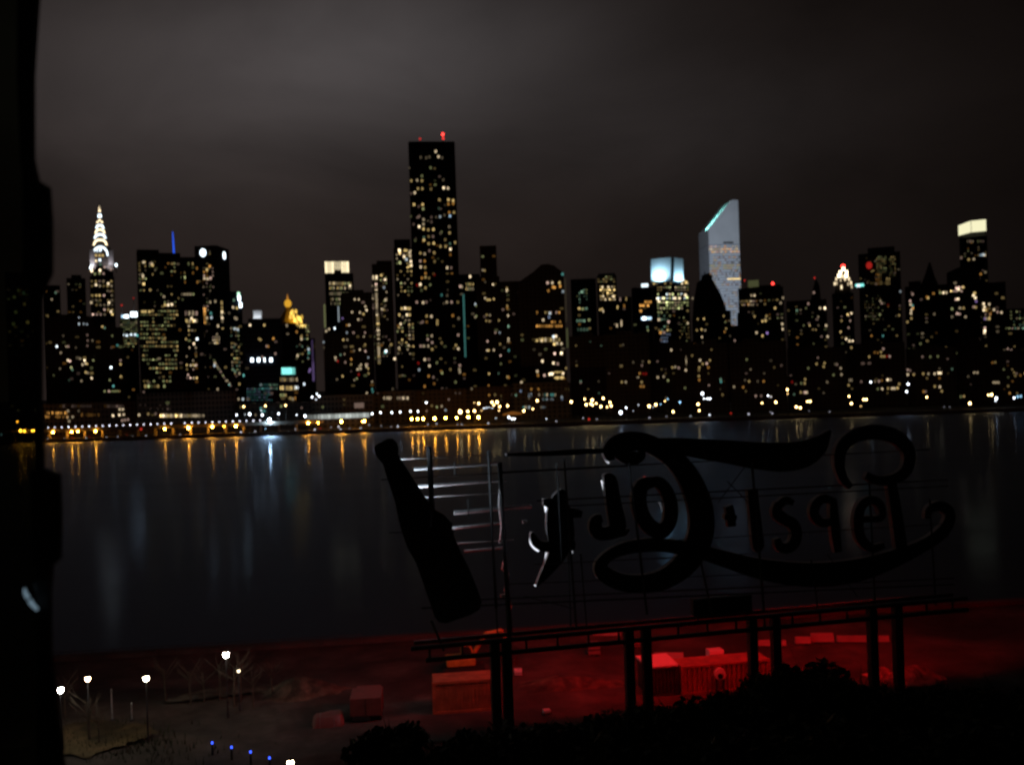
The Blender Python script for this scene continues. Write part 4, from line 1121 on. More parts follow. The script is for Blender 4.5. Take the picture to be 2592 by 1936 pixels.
low('dark riverside block right of the foot of the tallest tower', 1184, 1294, 978, 655, '1195,966,p,.3 1186,972,p,.3 1194,984,w,.3 1238,1000,o,.5 1253,999,y,.4 1305,1000,n,.4 1218,960,w,.2', 'brick', ((1188, 985, 1290, 1040, 12, 5, .08, 'ypw', .15),))
low('low riverside hall with a bright row of square windows below the yellow filled tower', 944, 1052, 990, 655, '989,978,g,.5 985,985,n,.4 1011,978,o,.6 1028,968,n,.5 1040,969,n,.7 1052,978,g,.3 1038,975,g,.3 983,948,w,.6', 'concrete', ((970, 1002, 991, 1013, 5, 1, 1, 'w', 1.0, .7, .9), (1004, 1002, 1034, 1013, 8, 1, .9, 'wpw', 1.0, .7, .9), (1038, 1002, 1058, 1012, 3, 1, .8, 'cn', .3, .6, .9), (950, 930, 1050, 1000, 10, 8, .08, 'wgp', .14)))
low('blank dark grey riverside hall with a single dim lit panel', 788, 944, 1000, 640, '817,1030,g,.3 800,996,o,.4 722,1027,w,.3', 'stone', ((840, 1005, 940, 1030, 8, 2, .05, 'y', .1),))
low('dark riverside block behind the lamps below the turquoise sign', 600, 788, 1020, 640, '770,973,c,1 634,1012,w,.3 607,1022,y,.5 610,1030,y,.3 662,1040,t,.8 669,1040,t,.6 712,1028,g,.5 660,1033,t,.5 647,1050,w,.4', 'brick', ((606, 1026, 780, 1050, 16, 2, .08, 'ywp', .2),))
low('long low hall with a bright strip along its base, under the wide yellow tower', 345, 600, 992, 630, '352,1050,w,2 375,1048,y,.5 394,1047,p,.4', 'stone', ((404, 1046, 462, 1058, 9, 1, .95, 'wwy', 2.2, .8, .9), (464, 1046, 518, 1058, 9, 1, .85, 'wyw', .8, .7, .9), (352, 1020, 440, 1040, 14, 2, .4, 'p', .07), (360, 1046, 404, 1054, 8, 1, .5, 'ryp', .25)))
low('long low riverside building at left with orange lit openings', 100, 344, 1018, 620, '172,1040,w,.5 184,1055,w,.9 171,1056,w,.7 175,1066,w,.7 286,1052,w,3 302,1050,w,3 313,1049,w,1.8 303,1036,w,1.6 311,1036,w,1.4 309,1064,p,.9 316,1063,p,.9 324,1062,p,1 199,1040,w,.2', 'stone', ((112, 1040, 172, 1060, 13, 2, .72, 'oo', 1.0, .55, .9), (205, 1044, 252, 1056, 10, 1, .7, 'o', .22, .5, .9), (150, 1022, 330, 1034, 24, 1, .5, 'op', .08, .8, .8)))
bpy.context.view_layer.update()
ft, fa, fz = FLOOD
inv = ft.root.matrix_world.inverted()
spot(ft.root, 'roof_floodlight', (fa, 34, fz+2.6), tuple(inv @ CITI), 1600000, (.74, .87, 1), 58, 1.0, .35)  # unseen lamp added on this roof to brighten the slant roofed tower
ft, fa, fz = FLOOD2
spot(ft.root, 'roof_floodlight', (fa, 27, fz+2.6), tuple(ft.root.matrix_world.inverted() @ CITI), 1400000, (.76, .87, 1), 34, 1.0, .5)  # second unseen lamp, added to brighten that tower's left face
# ------------------------------------------------------------------ far bank: lit hall, raised road, lamps
def strip_at(px0, px1, pyt, pyb, Y):
    a, b = at(px0, pyt, Y), at(px1, pyt, Y)
    return a, b, at((px0+px1)/2, pyb, Y)
t = Tower('glass_hall', 'long low hall on the far bank with a continuous white lit glass front', 'hall', 778, 936, 1046, 600, 'concrete', depth=14)
for i in range(18):
    x0 = 776 + i*8.85
    yy = 1056 - (x0-776)*.036
    v = (.16, .2, .3, .5, .62, .5, .7, .4, .6, .8, .62, .95, .8, .55, .6, .45, .75, .5)[i]
    a0, z = t.loc(x0+.5, yy, 0); a1, _ = t.loc(x0+8.4, yy, 0); k = 600/F
    MB().box(a0, a1, -.5, .1, z-5.6*k, z+5.6*k).build('lit_glass_bay', emit('hall_bay_%d' % i, (.92, 1, .93), v*.75), t.root)
t.done()
t = Tower('billboard', 'dim lit rectangular board standing above the long white lit hall', 'billboard', 897, 922, 1020, 615, 'stone', depth=1)
t.lampbox('board_face', 909, 1026, 24, 13, 'p', .15, -.4, .4)
t.done()
t = Tower('canopy', 'orange lit canopy roof on the far bank beside two white lights', 'canopy', 1272, 1322, 1043, 590, 'stone', depth=10, shaft=False)
a0, z = t.loc(1272, 1049, 0); a1, z2 = t.loc(1322, 1046, 0); _, zm = t.loc(1300, 1042, 0)
MB().prism([(a0, z-.6), (a1, z2-.6), (a1, z2), ((a0+a1)/2, zm), (a0, z)], 0, 10).build('roof', emit('sodium_lit_canopy', (1, .35, .06), .16), t.root)  # orange light on the canopy roof is put into its own emission
for q in (a0+.6, a1-.6):
    MB().box(q-.2, q+.2, 1, 1.4, 0, z-.6).build('post', MAT['steel'], t.root)

# raised road with the even row of white lamps
ra, rb = at(100, 1090, 573), at(770, 1064, 573)
road = thing('raised_road', 'raised riverside road on piers carrying an even row of small white lamps', 'road bridge', (0, 0, 0))
zt = at(300, 1081.5, 573).z
MB().box(ra.x-60, rb.x+10, 573, 584, zt-1.5, zt-.4).build('deck', MAT['conc'], road)
MB().box(ra.x-60, rb.x+10, 572.6, 573, zt-1.5, zt+.5).build('parapet', MAT['conc'], road)
for i in range(20):
    x = ra.x - 50 + i*(rb.x-ra.x+50)/19.5
    MB().box(x-.5, x+.5, 575, 576, 1.8, zt-1.5).build('pier', MAT['conc'], road)

lampmesh = {}
def far_lamp(name, label, px, py, Y, c, e, r, group, sampled, zbase=2.0):
    p = at(px, py, Y)
    key = (c, round(e, 1), r)
    if key not in lampmesh:
        m = emit('lamp_%s_%d' % (c, len(lampmesh)), LAMPC[c], e, sampled)
        lampmesh[key] = MB().ball((0, 0, 0), r, 6, 5, 1.25).mesh('lamp_globe', m)
    o = thing(name, label, 'street lamp', (p.x, p.y, zbase), 0, group)
    g = obj('lamp_globe', lampmesh[key], o)
    g.location = (0, 0, p.z - zbase)
    h = p.z - zbase - r
    if h > .3:
        if 'pole' not in lampmesh:
            lampmesh['pole'] = MB().frustum(0, 0, 0, 1, .12, .08, 6).mesh('lamp_pole', MAT['steel'])
        q = obj('lamp_pole', lampmesh['pole'], o)
        q.scale = (1, 1, h)
    return o
LAMPC = {'w': (1, .62, .22), 'o': (1, .36, .03), 'c': (.82, .90, 1), 'r': (1, .05, .03), 'p': (1, .62, .5), 'b': (.35, .7, 1), 'k': (.62, .84, 1), 's': (.85, .85, 1)}
n = 32
for i in range(n):
    px = 121.5 + i*17.33
    py = 1082.5 - (px-121.5)*.0342
    if i == 19: continue
    k = i + 1 if i < 19 else i
    far_lamp('road_lamp', 'small white lamp on the raised riverside road, %s from the left' % ordinal(k), px, py, 573.5, 's', (3.2 if i % 3 else 5) if i > 1 else 2.5, .34, 'even row of white lamps along the raised road', False, zt-.4)
def bank(name, lab, c, Y, items, group, sampled=True):
    for k, it in enumerate(sorted(items)):
        px, py = it[0], it[1]
        r = it[2] if len(it) > 2 else .5
        e = (it[3] if len(it) > 3 else 14) * (16 if c == 'o' else .8 if c == 'w' else .5)
        far_lamp(name, lab % ordinal(k+1), px, py, Y, c, e, r, group, sampled)
O_ = [(134, 1094, .42), (181, 1093, .45), (197, 1092, .4), (242, 1091, .45), (417, 1085, .45), (477, 1083, .6, 16), (537, 1080, .52), (597, 1079, .52), (567, 1079, .35, 3),
      (780, 1071, .5), (805, 1070, .4, 6), (864, 1067, .6), (918, 1067, .4, 6), (922, 1066, .5), (1042, 1061, .48), (1057, 1060, .5), (1071, 1060, .55), (1100, 1059, .6, 16), (1128, 1058, .45), (1156, 1057, .48), (1185, 1056, .55), (1211, 1056, .6, 16),
      (44, 1067, .45, 5), (52, 1090, .7), (62, 1091, .55), (82, 1090, .5), (88, 1089, .45)]
bank('sodium_lamp', 'orange sodium lamp low on the far bank, %s from the left', 'o', 572.5, O_, 'orange lamps along the far bank')
W_ = [(617, 1029, .5), (672, 1027, .5), (723, 1026, .5), (1165, 1042, 1.0, 18), (1184, 1041, .62, 16), (1201, 1040, .62, 16), (1212, 1021, .6), (1201, 1019, .3, 5), (1245, 1018, .6), (1250, 1025, .5), (1258, 1018, .75, 16), (1265, 1029, .55), (1263, 1039, .35, 7), (1285, 1027, .55), (1219, 1039, .3, 5),
      (1326, 1040, .62), (1349, 1035, .4), (1360, 1014, .62), (1446, 1017, .65, 16), (1480, 1010, .45), (1484, 1024, .62), (1499, 1013, .7, 16), (1495, 1022, .5), (1500, 1025, .5), (1509, 1021, .45), (1521, 1029, .62), (1527, 1008, .62), (1544, 1018, .5), (1547, 1027, .6), (1537, 1030, .4), (1643, 1028, .7, 16), (1660, 1024, .65), (1683, 1015, .4, 7), (1704, 1042, .6), (1767, 1023, .65, 16), (1770, 1039, .5),
      (1929, 1020, .42), (1964, 1018, .62), (1993, 986, .55), (1994, 997, .35, 4), (2016, 1030, .62, 16), (2026, 1032, .6), (2044, 1016, .5), (2051, 1016, .55), (2149, 1003, .5), (2155, 1021, .62), (2186, 1011, .5), (2193, 1011, .62), (2179, 1028, .35, 3), (2346, 1005, .5), (2502, 1000, .5), (2510, 999, .65, 16), (2455, 1021, .72, 18)]
bank('street_lamp', 'warm white street lamp on the far bank, %s from the left', 'w', 578, W_, 'warm white street lamps on the far bank')
C_ = [(632, 1048, .7, 16), (599, 1050, .45), (620, 1049, .3, 3), (664, 1050, .6), (705, 1047, .5), (661, 1039, .4, 3), (706, 1047, .3), (751, 1050, .4, 7), (772, 1053, .65, 16), (790, 1005, .45), (802, 997, .35), (808, 1003, .5), (800, 1011, .35, 5), (942, 1047, .5), (963, 1044, .5), (992, 1044, .52), (1013, 1043, .5), (1039, 1041, .5), (1058, 1041, .48), (1079, 1019, .5), (1225, 1033, .4, 6), (1232, 1032, .35, 5), (1238, 1031, .3, 4), (1246, 1033, .35, 5), (1288, 1056, .62, 12), (1296, 1060, .5, 12), (1302, 1060, .5), (1255, 1058, .4, 2), (1383, 1060, .3, 5), (1571, 1044, .85, 18), (1585, 1032, .45), (1616, 1025, .35, 3), (1653, 1030, .3, 3), (1603, 1040, .28, 2), (1778, 996, .75, 16), (1782, 1009, .35), (1790, 1009, .4), (1797, 1009, .5), (1796, 1050, .5, 4), (1748, 1053, .35, 2), (1944, 1001, .4), (1951, 1004, .3, 4), (2204, 967, .45), (2299, 972, .62), (2295, 991, .55), (2522, 1008, .7, 14), (2520, 1014, .4, 8), (2567, 1007, .5)]
bank('street_lamp', 'cool white street lamp on the far bank, %s from the left', 'c', 585, C_, 'cool white street lamps on the far bank')
bank('harbour_lamp', 'brightest blue-white lamp at the right end of the raised road, %s of its kind', 'k', 571.8, [(682, 1063, .8, 520)], 'harbour lamp')
B_ = [(1721, 1018, .5, 6), (1672, 1023, .35, 4), (1690, 1010, .4, 4), (2576, 1004, .7, 2.4), (2584, 1003, .7, 2.2), (672, 1085, .35, 2.5), (3, 1100, .5, 3)]
bank('blue_lamp', 'pale blue lamp on the far bank, %s from the left', 'b', 582, B_, 'pale blue lamps on the far bank')
R_ = [(357, 1086, .55, 1.6), (1491, 1061, .5, 1.8), (183, 1109, .5, .7), (810, 1084, .4, .8), (1850, 1046, .5, .9), (2552, 1034, .3, .6), (321, 1100, .3, .3), (227, 1105, .4, .3)]
bank('red_lamp', 'small red lamp at the water edge of the far bank, %s from the left', 'r', 572.2, R_, 'red lamps along the far bank', False)
S_ = [(120, 1111, .35, 1), (163, 1111, .38, 1.2), (199, 1110, .35, .8), (218, 1109, .42, 3.5), (270, 1107, .42, 1.6), (298, 1106, .38, 1.8), (335, 1105, .35, 1.2), (370, 1104, .38, 3), (456, 1100, .35, .9), (610, 1094, .4, 3), (646, 1092, .35, 2), (748, 1086, .35, 1.2), (797, 1087, .4, 3), (838, 1081, .3, 1), (857, 1080, .4, 3.5), (862, 1086, .35, 2.5), (885, 1084, .3, .8), (913, 1083, .35, 2), (934, 1075, .35, 1.2), (1007, 1079, .4, 3), (965, 1078, .3, .9), (990, 1080, .3, .8), (1105, 1072, .35, 1.8), (1083, 1074, .35, 1.5), (1158, 1074, .3, 1), (1169, 1074, .35, 1.2), (1236, 1071, .35, 3), (1408, 1066, .35, 1.4), (1476, 1058, .35, 1.6), (1511, 1061, .35, 1.2), (1644, 1057, .35, 1.8), (1687, 1054, .3, 1), (1895, 1048, .42, 2.4), (1950, 1043, .3, .9), (1955, 1046, .35, 2), (2048, 1040, .3, .5), (2100, 1042, .35, .8), (2390, 1030, .3, .6), (2404, 1030, .3, .6)]
bank('edge_light', 'faint white light at the water edge of the far bank, %s from the left', 's', 572, S_, 'faint lights along the water edge of the far bank', False)

# ------------------------------------------------------------------ the big sign, seen from behind
A = at(1080, 1630, 66.0)
Bp = at(2300, 1520, 74.0)
SD = Vector((Bp.x-A.x, Bp.y-A.y)).normalized()
SN = Vector((-SD.y, SD.x))
SANG = math.atan2(SD.y, SD.x)
BEAM_Z = A.z - 2
def SP(px, py, off=0.0):
    """photo point to (metres along the sign, metres above the ground) on the sign's plane"""
    X, Z = ray(px, py)
    q = Vector((A.x, A.y)) + SN*off
    t = q.dot(SN) / (X*SN.x + SN.y)
    h = Vector((X*t, t)) - Vector((A.x, A.y))
    return h.dot(SD), CAMZ + Z*t - 2
def ZP(zx, zy, off=0.0):                       # same, from the enlarged view of the sign
    return SP(900 + zx*.765, 1080 + zy*.765, off)
sign = thing('rooftop_letter_sign', 'huge dark script letter sign with a tilted bottle, seen from behind on tall posts', 'sign', (A.x, A.y, 2), SANG)
red_neon = emit('red_neon', (1, .004, .006), 58, True)
bottle_neon = emit('bottle_neon', (1, .03, .012), 48, True)
white_neon = emit('white_neon', (.74, .88, 1), 95, True)
def smooth_path(pts, k=5):
    """Catmull-Rom through (x, y, width)"""
    out = []
    n = len(pts)
    for i in range(n-1):
        p0, p1, p2, p3 = pts[max(i-1, 0)], pts[i], pts[i+1], pts[min(i+2, n-1)]
        for j in range(k):
            t = j/k
            out.append(tuple(.5*((2*b) + (-a+c)*t + (2*a-5*b+4*c-d)*t*t + (-a+3*b-3*c+d)*t**3) for a, b, c, d in zip(p0, p1, p2, p3)))
    out.append(tuple(pts[-1]))
    return out
LT = 0.5
def stroke_mesh(m, pts, t0=0.0, t1=LT, k=5):
    """channel stroke, open to the river: path of (zx, zy, half width) in the enlarged view"""
    P = smooth_path(pts, k)
    Q = [ZP(x, y) + (w*.765*69/F,) for x, y, w in P]
    i = len(m.v)
    n = len(Q)
    th = .03
    for a, (x, z, w) in enumerate(Q):
        xa, za, _ = Q[max(a-1, 0)]
        xb, zb, _ = Q[min(a+1, n-1)]
        d = math.hypot(xb-xa, zb-za) or 1
        ux, uz = -(zb-za)/d, (xb-xa)/d
        w = max(w, .06)
        q = w - th
        for ww, tt in ((w, t0), (-w, t0), (-w, t1), (-q, t1), (-q, t0+.05), (q, t0+.05), (q, t1), (w, t1)):
            m.v.append((x+ux*ww, tt, z+uz*ww))
    for a in range(n-1):
        p = i + 8*a
        for j in range(8):
            m.f.append((p+j, p+(j+1) % 8, p+8+(j+1) % 8, p+8+j))
    for p in (i, i+8*(n-1)):
        m.f.append((p, p+1, p+2, p+7))
    return Q
def letter(part, strokes, tube_r=.06, label=None, neon='red', tubes=1):
    m = MB()
    paths = []
    for j, s_ in enumerate(strokes):
        paths.append(stroke_mesh(m, s_, .012*j, LT - .015*j))
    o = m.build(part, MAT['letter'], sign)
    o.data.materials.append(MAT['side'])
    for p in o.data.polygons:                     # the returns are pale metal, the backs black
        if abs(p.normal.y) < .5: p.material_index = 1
    if label: o['label'] = label
    if neon is None: return
    tm = MB()
    for Q in paths[:tubes]:
        Q = [q for q in Q if q[2] > .2][2:-2]
        if len(Q) < 5: continue
        c = [(x, LT-.2, z) for x, z, w in Q][::2]
        if len(c) < 2: continue
        for sg in (-.5, .5):
            cc = []
            for a, (x, z, w) in enumerate(Q[::2]):
                xa, za, _ = Q[::2][max(a-1, 0)]; xb, zb, _ = Q[::2][min(a+1, len(Q[::2])-1)]
                d = math.hypot(xb-xa, zb-za) or 1
                cc.append((x - (zb-za)/d*w*sg, LT-.2, z + (xb-xa)/d*w*sg))
            tm.tube(cc, tube_r, 4)
    tm.build('neon_tube', red_neon, o)
    return o
# capital with the long tail (zx, zy, half width)
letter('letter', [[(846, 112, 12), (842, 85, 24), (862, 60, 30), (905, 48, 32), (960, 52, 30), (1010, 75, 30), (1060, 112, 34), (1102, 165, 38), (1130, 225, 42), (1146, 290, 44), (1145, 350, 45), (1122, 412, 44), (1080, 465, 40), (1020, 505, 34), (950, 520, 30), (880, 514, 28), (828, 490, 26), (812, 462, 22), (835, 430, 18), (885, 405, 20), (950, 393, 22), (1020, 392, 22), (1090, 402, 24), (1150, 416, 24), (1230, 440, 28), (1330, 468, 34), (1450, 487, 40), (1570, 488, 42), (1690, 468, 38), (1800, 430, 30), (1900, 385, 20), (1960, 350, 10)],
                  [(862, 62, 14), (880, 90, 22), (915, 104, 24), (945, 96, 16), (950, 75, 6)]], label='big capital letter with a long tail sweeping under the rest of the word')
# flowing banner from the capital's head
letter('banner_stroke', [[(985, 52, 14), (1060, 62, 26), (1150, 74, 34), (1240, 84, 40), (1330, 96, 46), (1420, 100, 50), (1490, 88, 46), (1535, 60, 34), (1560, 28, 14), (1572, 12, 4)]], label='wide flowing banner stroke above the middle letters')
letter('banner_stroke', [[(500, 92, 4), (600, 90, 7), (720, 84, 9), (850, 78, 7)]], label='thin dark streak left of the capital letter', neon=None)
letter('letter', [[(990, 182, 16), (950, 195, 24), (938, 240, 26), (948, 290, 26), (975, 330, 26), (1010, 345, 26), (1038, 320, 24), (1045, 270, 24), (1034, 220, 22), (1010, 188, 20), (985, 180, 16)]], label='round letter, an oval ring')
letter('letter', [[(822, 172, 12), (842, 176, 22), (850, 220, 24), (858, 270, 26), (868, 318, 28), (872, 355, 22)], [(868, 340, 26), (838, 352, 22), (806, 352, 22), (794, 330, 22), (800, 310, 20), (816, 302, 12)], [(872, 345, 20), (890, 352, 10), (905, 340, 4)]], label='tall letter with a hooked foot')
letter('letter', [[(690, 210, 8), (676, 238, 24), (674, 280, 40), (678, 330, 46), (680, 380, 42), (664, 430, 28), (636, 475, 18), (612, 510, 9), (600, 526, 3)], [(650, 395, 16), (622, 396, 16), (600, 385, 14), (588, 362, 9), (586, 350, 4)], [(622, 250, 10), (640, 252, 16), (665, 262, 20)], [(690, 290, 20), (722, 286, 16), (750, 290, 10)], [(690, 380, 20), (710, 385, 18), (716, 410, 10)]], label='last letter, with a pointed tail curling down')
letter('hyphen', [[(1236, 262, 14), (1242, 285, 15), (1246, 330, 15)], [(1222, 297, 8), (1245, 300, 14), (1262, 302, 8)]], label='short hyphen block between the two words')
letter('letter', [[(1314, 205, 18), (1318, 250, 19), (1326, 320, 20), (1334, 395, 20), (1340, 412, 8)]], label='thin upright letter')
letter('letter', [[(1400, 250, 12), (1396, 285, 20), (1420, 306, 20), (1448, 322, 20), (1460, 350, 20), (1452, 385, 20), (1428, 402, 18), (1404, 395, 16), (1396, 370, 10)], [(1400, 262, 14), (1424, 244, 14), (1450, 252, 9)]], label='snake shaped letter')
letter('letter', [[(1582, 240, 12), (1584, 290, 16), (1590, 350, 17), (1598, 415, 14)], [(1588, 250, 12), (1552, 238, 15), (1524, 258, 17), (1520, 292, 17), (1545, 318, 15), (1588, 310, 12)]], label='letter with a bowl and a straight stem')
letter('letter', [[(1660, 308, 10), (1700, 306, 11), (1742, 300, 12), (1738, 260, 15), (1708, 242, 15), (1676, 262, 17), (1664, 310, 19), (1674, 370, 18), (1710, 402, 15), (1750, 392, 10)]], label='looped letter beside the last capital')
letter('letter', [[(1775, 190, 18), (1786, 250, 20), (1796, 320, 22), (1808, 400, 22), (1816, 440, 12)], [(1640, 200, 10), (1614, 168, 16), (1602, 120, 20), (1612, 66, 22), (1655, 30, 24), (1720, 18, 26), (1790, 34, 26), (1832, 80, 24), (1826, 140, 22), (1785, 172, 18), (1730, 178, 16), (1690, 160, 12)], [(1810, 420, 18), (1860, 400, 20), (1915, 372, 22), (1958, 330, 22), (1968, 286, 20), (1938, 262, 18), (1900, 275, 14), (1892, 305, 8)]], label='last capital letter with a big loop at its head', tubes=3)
# bottle
bp = [(62, 68), (72, 58), (108, 40), (122, 40), (136, 52), (142, 74), (141, 92), (152, 112), (172, 142), (200, 186), (232, 236), (262, 274), (294, 292), (318, 318), (326, 362), (350, 418), (378, 474), (402, 532), (417, 578), (410, 604), (380, 622), (340, 636), (300, 650), (276, 646), (262, 628), (246, 580), (226, 520), (200, 450), (172, 400), (154, 350), (142, 300), (132, 250), (118, 206), (102, 160), (92, 124), (74, 104), (66, 90)]
pp = [ZP(x, y) for x, y in bp]
bott = MB().prism(pp[::-1], 0, LT).build('bottle', MAT['letter'], sign)
bott['label'] = 'tall tilted bottle at the left end of the sign'
for a, b_ in (((96, 118), (146, 96)), ((160, 330), (322, 318)), ((226, 522), (372, 462))):
    a0, b0 = ZP(*a), ZP(*b_)
    MB().tube([(a0[0], -.06, a0[1]), (b0[0], -.06, b0[1])], .05, 5).build('ridge', MAT['steel'], bott)
edge = [(138, 70), (150, 118), (180, 166), (222, 230), (268, 286), (304, 320), (314, 364), (338, 424), (366, 482), (392, 545), (402, 590)]
wn = MB()
wn.tube([(x, LT+.12, z) for x, z in (ZP(q[0]-10, q[1]) for q in edge[:7])], .06, 5)
wn.build('white_tube', white_neon, bott)
rl = [(80, 80), (104, 140), (130, 220), (146, 310), (160, 350), (190, 420), (230, 520), (262, 610)]
MB().tube([(x, LT+.12, z) for x, z in (ZP(q[0]+16, q[1]) for q in rl[3:])], .06, 4).build('neon_tube', bottle_neon, bott)

# rails in front of the bottle and first letter (they catch its white light), lattice behind the rest
def rail(x0, y0, x1, y1, off, r, part='rail', mat='rail'):
    a, b_ = SP(x0, y0, off), SP(x1, y1, off)
    return MB().tube([(a[0], off, a[1]), (b_[0], off, b_[1])], r, 4).build(part, MAT[mat], sign)
for x0, y0, x1, y1, r in ((1048, 1187, 1262, 1173, .12), (1060, 1231, 1282, 1215, .12), (1150, 1298, 1345, 1280, .16), (1140, 1337, 1280, 1322, .11), (1140, 1376, 1300, 1366, .06), (1175, 1394, 1280, 1385, .11), (965, 1165, 1262, 1150, .03), (1000, 1262, 1262, 1248, .03)):
    rail(x0, y0, x1, y1, LT+.42, r)
for x, y0, y1, r in ((1086, 1132, 1290, .19), (1184, 1265, 1312, .05), (1150, 1170, 1200, .04), (1236, 1140, 1540, .10), (1266, 1170, 1640, .13), (1410, 1170, 1420, .08)):
    a, b_ = SP(x, y0, -.3), SP(x + (y1-y0)*.05, y1, -.3)
    MB().tube([(a[0], -.3, a[1]), (b_[0], -.3, b_[1])], r, 4).build('upright', MAT['letter'], sign)
for zx0, zy0, zx1, zy1, r in ((475, 120, 515, 690, .13), (690, 105, 730, 660, .08), (905, 120, 965, 620, .09), (1128, 380, 1185, 640, .07), (1312, 118, 1352, 612, .10), (1508, 440, 1530, 600, .07), (240, 65, 250, 330, .10), (450, 330, 470, 690, .06), (705, 420, 712, 660, .05), (745, 420, 765, 660, .05), (250, 640, 292, 740, .09), (1700, 180, 1720, 600, .08), (1900, 240, 1920, 590, .08)):
    a, b_ = ZP(zx0, zy0, -.3), ZP(zx1, zy1, -.3)
    MB().tube([(a[0], -.3, a[1]), (b_[0], -.3, b_[1])], r, 4).build('upright', MAT['steel'], sign)
for zx0, zy0, zx1, zy1, r in ((85, 175, 900, 130, .035), (480, 150, 1900, 75, .04), (600, 245, 1960, 175, .045), (700, 262, 1960, 196, .04), (900, 385, 1960, 320, .03), (220, 600, 1980, 520, .05), (330, 575, 1980, 500, .04), (500, 520, 1300, 488, .03), (110, 350, 330, 345, .025), (590, 455, 1300, 420, .03)):
    a, b_ = ZP(zx0, zy0, -.5), ZP(zx1, zy1, -.5)
    MB().tube([(a[0], -.5, a[1]), (b_[0], -.5, b_[1])], r, 4).build('rail', MAT['steel'], sign)
# lattice tower with small pale braces beside the bottle
lat = [(478, 180), (474, 260), (482, 325), (478, 372), (500, 400), (484, 470), (506, 492), (492, 540), (518, 590), (500, 640), (520, 700)]
q0 = [ZP(x, y, LT+.3) for x, y in lat]
for i in range(len(q0)-1):
    MB().tube([(q0[i][0], LT+.3, q0[i][1]), (q0[i+1][0], LT+.3, q0[i+1][1])], .05, 4).build('brace', MAT['rail'], sign)
for zx, zy in ((500, 487), (487, 558), (560, 314), (483, 380)):
    a = ZP(zx, zy, LT+.2)
    MB().box(a[0]-.18, a[0]+.18, LT+.15, LT+.25, a[1]-.12, a[1]+.12).build('bracket_plate', MAT['white'], sign)
for (a, b_) in (((1200, 250), (1290, 130)), ((1230, 180), (1320, 270)), ((1560, 420), (1660, 560)), ((560, 560), (720, 600))):
    p0, p1 = ZP(*a, -.4), ZP(*b_, -.4)
    MB().tube([(p0[0], -.4, p0[1]), (p1[0], -.4, p1[1])], .03, 4).build('brace', MAT['steel'], sign)
# short lengths of lit edge tube that show past the letters
etm = {}
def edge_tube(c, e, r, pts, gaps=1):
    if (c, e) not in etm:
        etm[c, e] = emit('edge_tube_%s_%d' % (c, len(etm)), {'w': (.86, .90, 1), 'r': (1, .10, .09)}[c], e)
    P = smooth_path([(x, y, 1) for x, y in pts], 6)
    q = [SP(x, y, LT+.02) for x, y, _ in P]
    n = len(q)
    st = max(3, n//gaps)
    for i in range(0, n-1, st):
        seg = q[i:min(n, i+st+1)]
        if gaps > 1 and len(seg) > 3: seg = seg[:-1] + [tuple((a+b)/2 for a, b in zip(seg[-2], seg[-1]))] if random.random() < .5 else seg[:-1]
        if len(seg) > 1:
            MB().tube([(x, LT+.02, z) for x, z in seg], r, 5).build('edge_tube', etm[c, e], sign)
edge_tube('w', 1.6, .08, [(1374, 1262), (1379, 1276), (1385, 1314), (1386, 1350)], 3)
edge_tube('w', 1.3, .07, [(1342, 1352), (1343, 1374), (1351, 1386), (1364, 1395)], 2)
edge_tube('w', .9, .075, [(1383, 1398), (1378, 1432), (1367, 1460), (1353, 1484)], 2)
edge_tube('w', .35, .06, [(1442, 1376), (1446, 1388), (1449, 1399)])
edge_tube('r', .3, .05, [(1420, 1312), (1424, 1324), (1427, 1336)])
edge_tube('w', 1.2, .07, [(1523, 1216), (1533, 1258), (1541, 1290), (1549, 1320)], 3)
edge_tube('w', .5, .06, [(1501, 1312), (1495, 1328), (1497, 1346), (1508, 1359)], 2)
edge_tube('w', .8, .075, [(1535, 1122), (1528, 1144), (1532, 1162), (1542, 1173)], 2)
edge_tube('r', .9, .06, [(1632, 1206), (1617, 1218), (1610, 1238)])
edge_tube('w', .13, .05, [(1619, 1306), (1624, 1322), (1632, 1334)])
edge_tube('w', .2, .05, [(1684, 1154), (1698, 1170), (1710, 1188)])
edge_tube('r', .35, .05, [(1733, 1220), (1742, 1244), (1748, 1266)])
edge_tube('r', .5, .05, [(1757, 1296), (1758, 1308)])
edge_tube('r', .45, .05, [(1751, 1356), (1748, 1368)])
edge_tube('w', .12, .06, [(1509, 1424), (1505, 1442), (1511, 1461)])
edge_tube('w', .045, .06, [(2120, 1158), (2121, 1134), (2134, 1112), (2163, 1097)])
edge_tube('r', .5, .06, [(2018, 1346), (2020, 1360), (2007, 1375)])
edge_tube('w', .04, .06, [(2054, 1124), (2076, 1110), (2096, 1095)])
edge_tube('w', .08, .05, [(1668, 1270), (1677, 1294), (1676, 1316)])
# chords and posts
L0, L1 = -1.2, SP(2430, 1508)[0]
MB().box(L0, L1, -.9, -.6, BEAM_Z-.14, BEAM_Z+.14).build('top_chord', MAT['steel'], sign)
MB().box(L0+1.0, L1, -1.0, -.7, BEAM_Z-1.02, BEAM_Z-.74).build('bottom_chord', MAT['steel'], sign)
MB().box(L0+.4, L1, .8, 1.1, BEAM_Z-.2, BEAM_Z+.06).build('front_chord', MAT['steel'], sign)
for i in range(19):
    x = L0 + 1.3 + i*(L1-L0-1.5)/18.5
    MB().box(x-.07, x+.07, -.92, -.78, BEAM_Z-.74, BEAM_Z-.14).build('truss_strut', MAT['steel'], sign)
for px in (1254, 1284, 1594, 1638, 1907, 1966, 2211, 2275):
    s0, _ = SP(px, 1700, -.75)
    MB().box(s0-.33, s0+.33, -1.05, -.45, -.3, BEAM_Z-.14 - (.0)).build('post', MAT['steel'], sign)
a = ZP(1215, 590, .2)
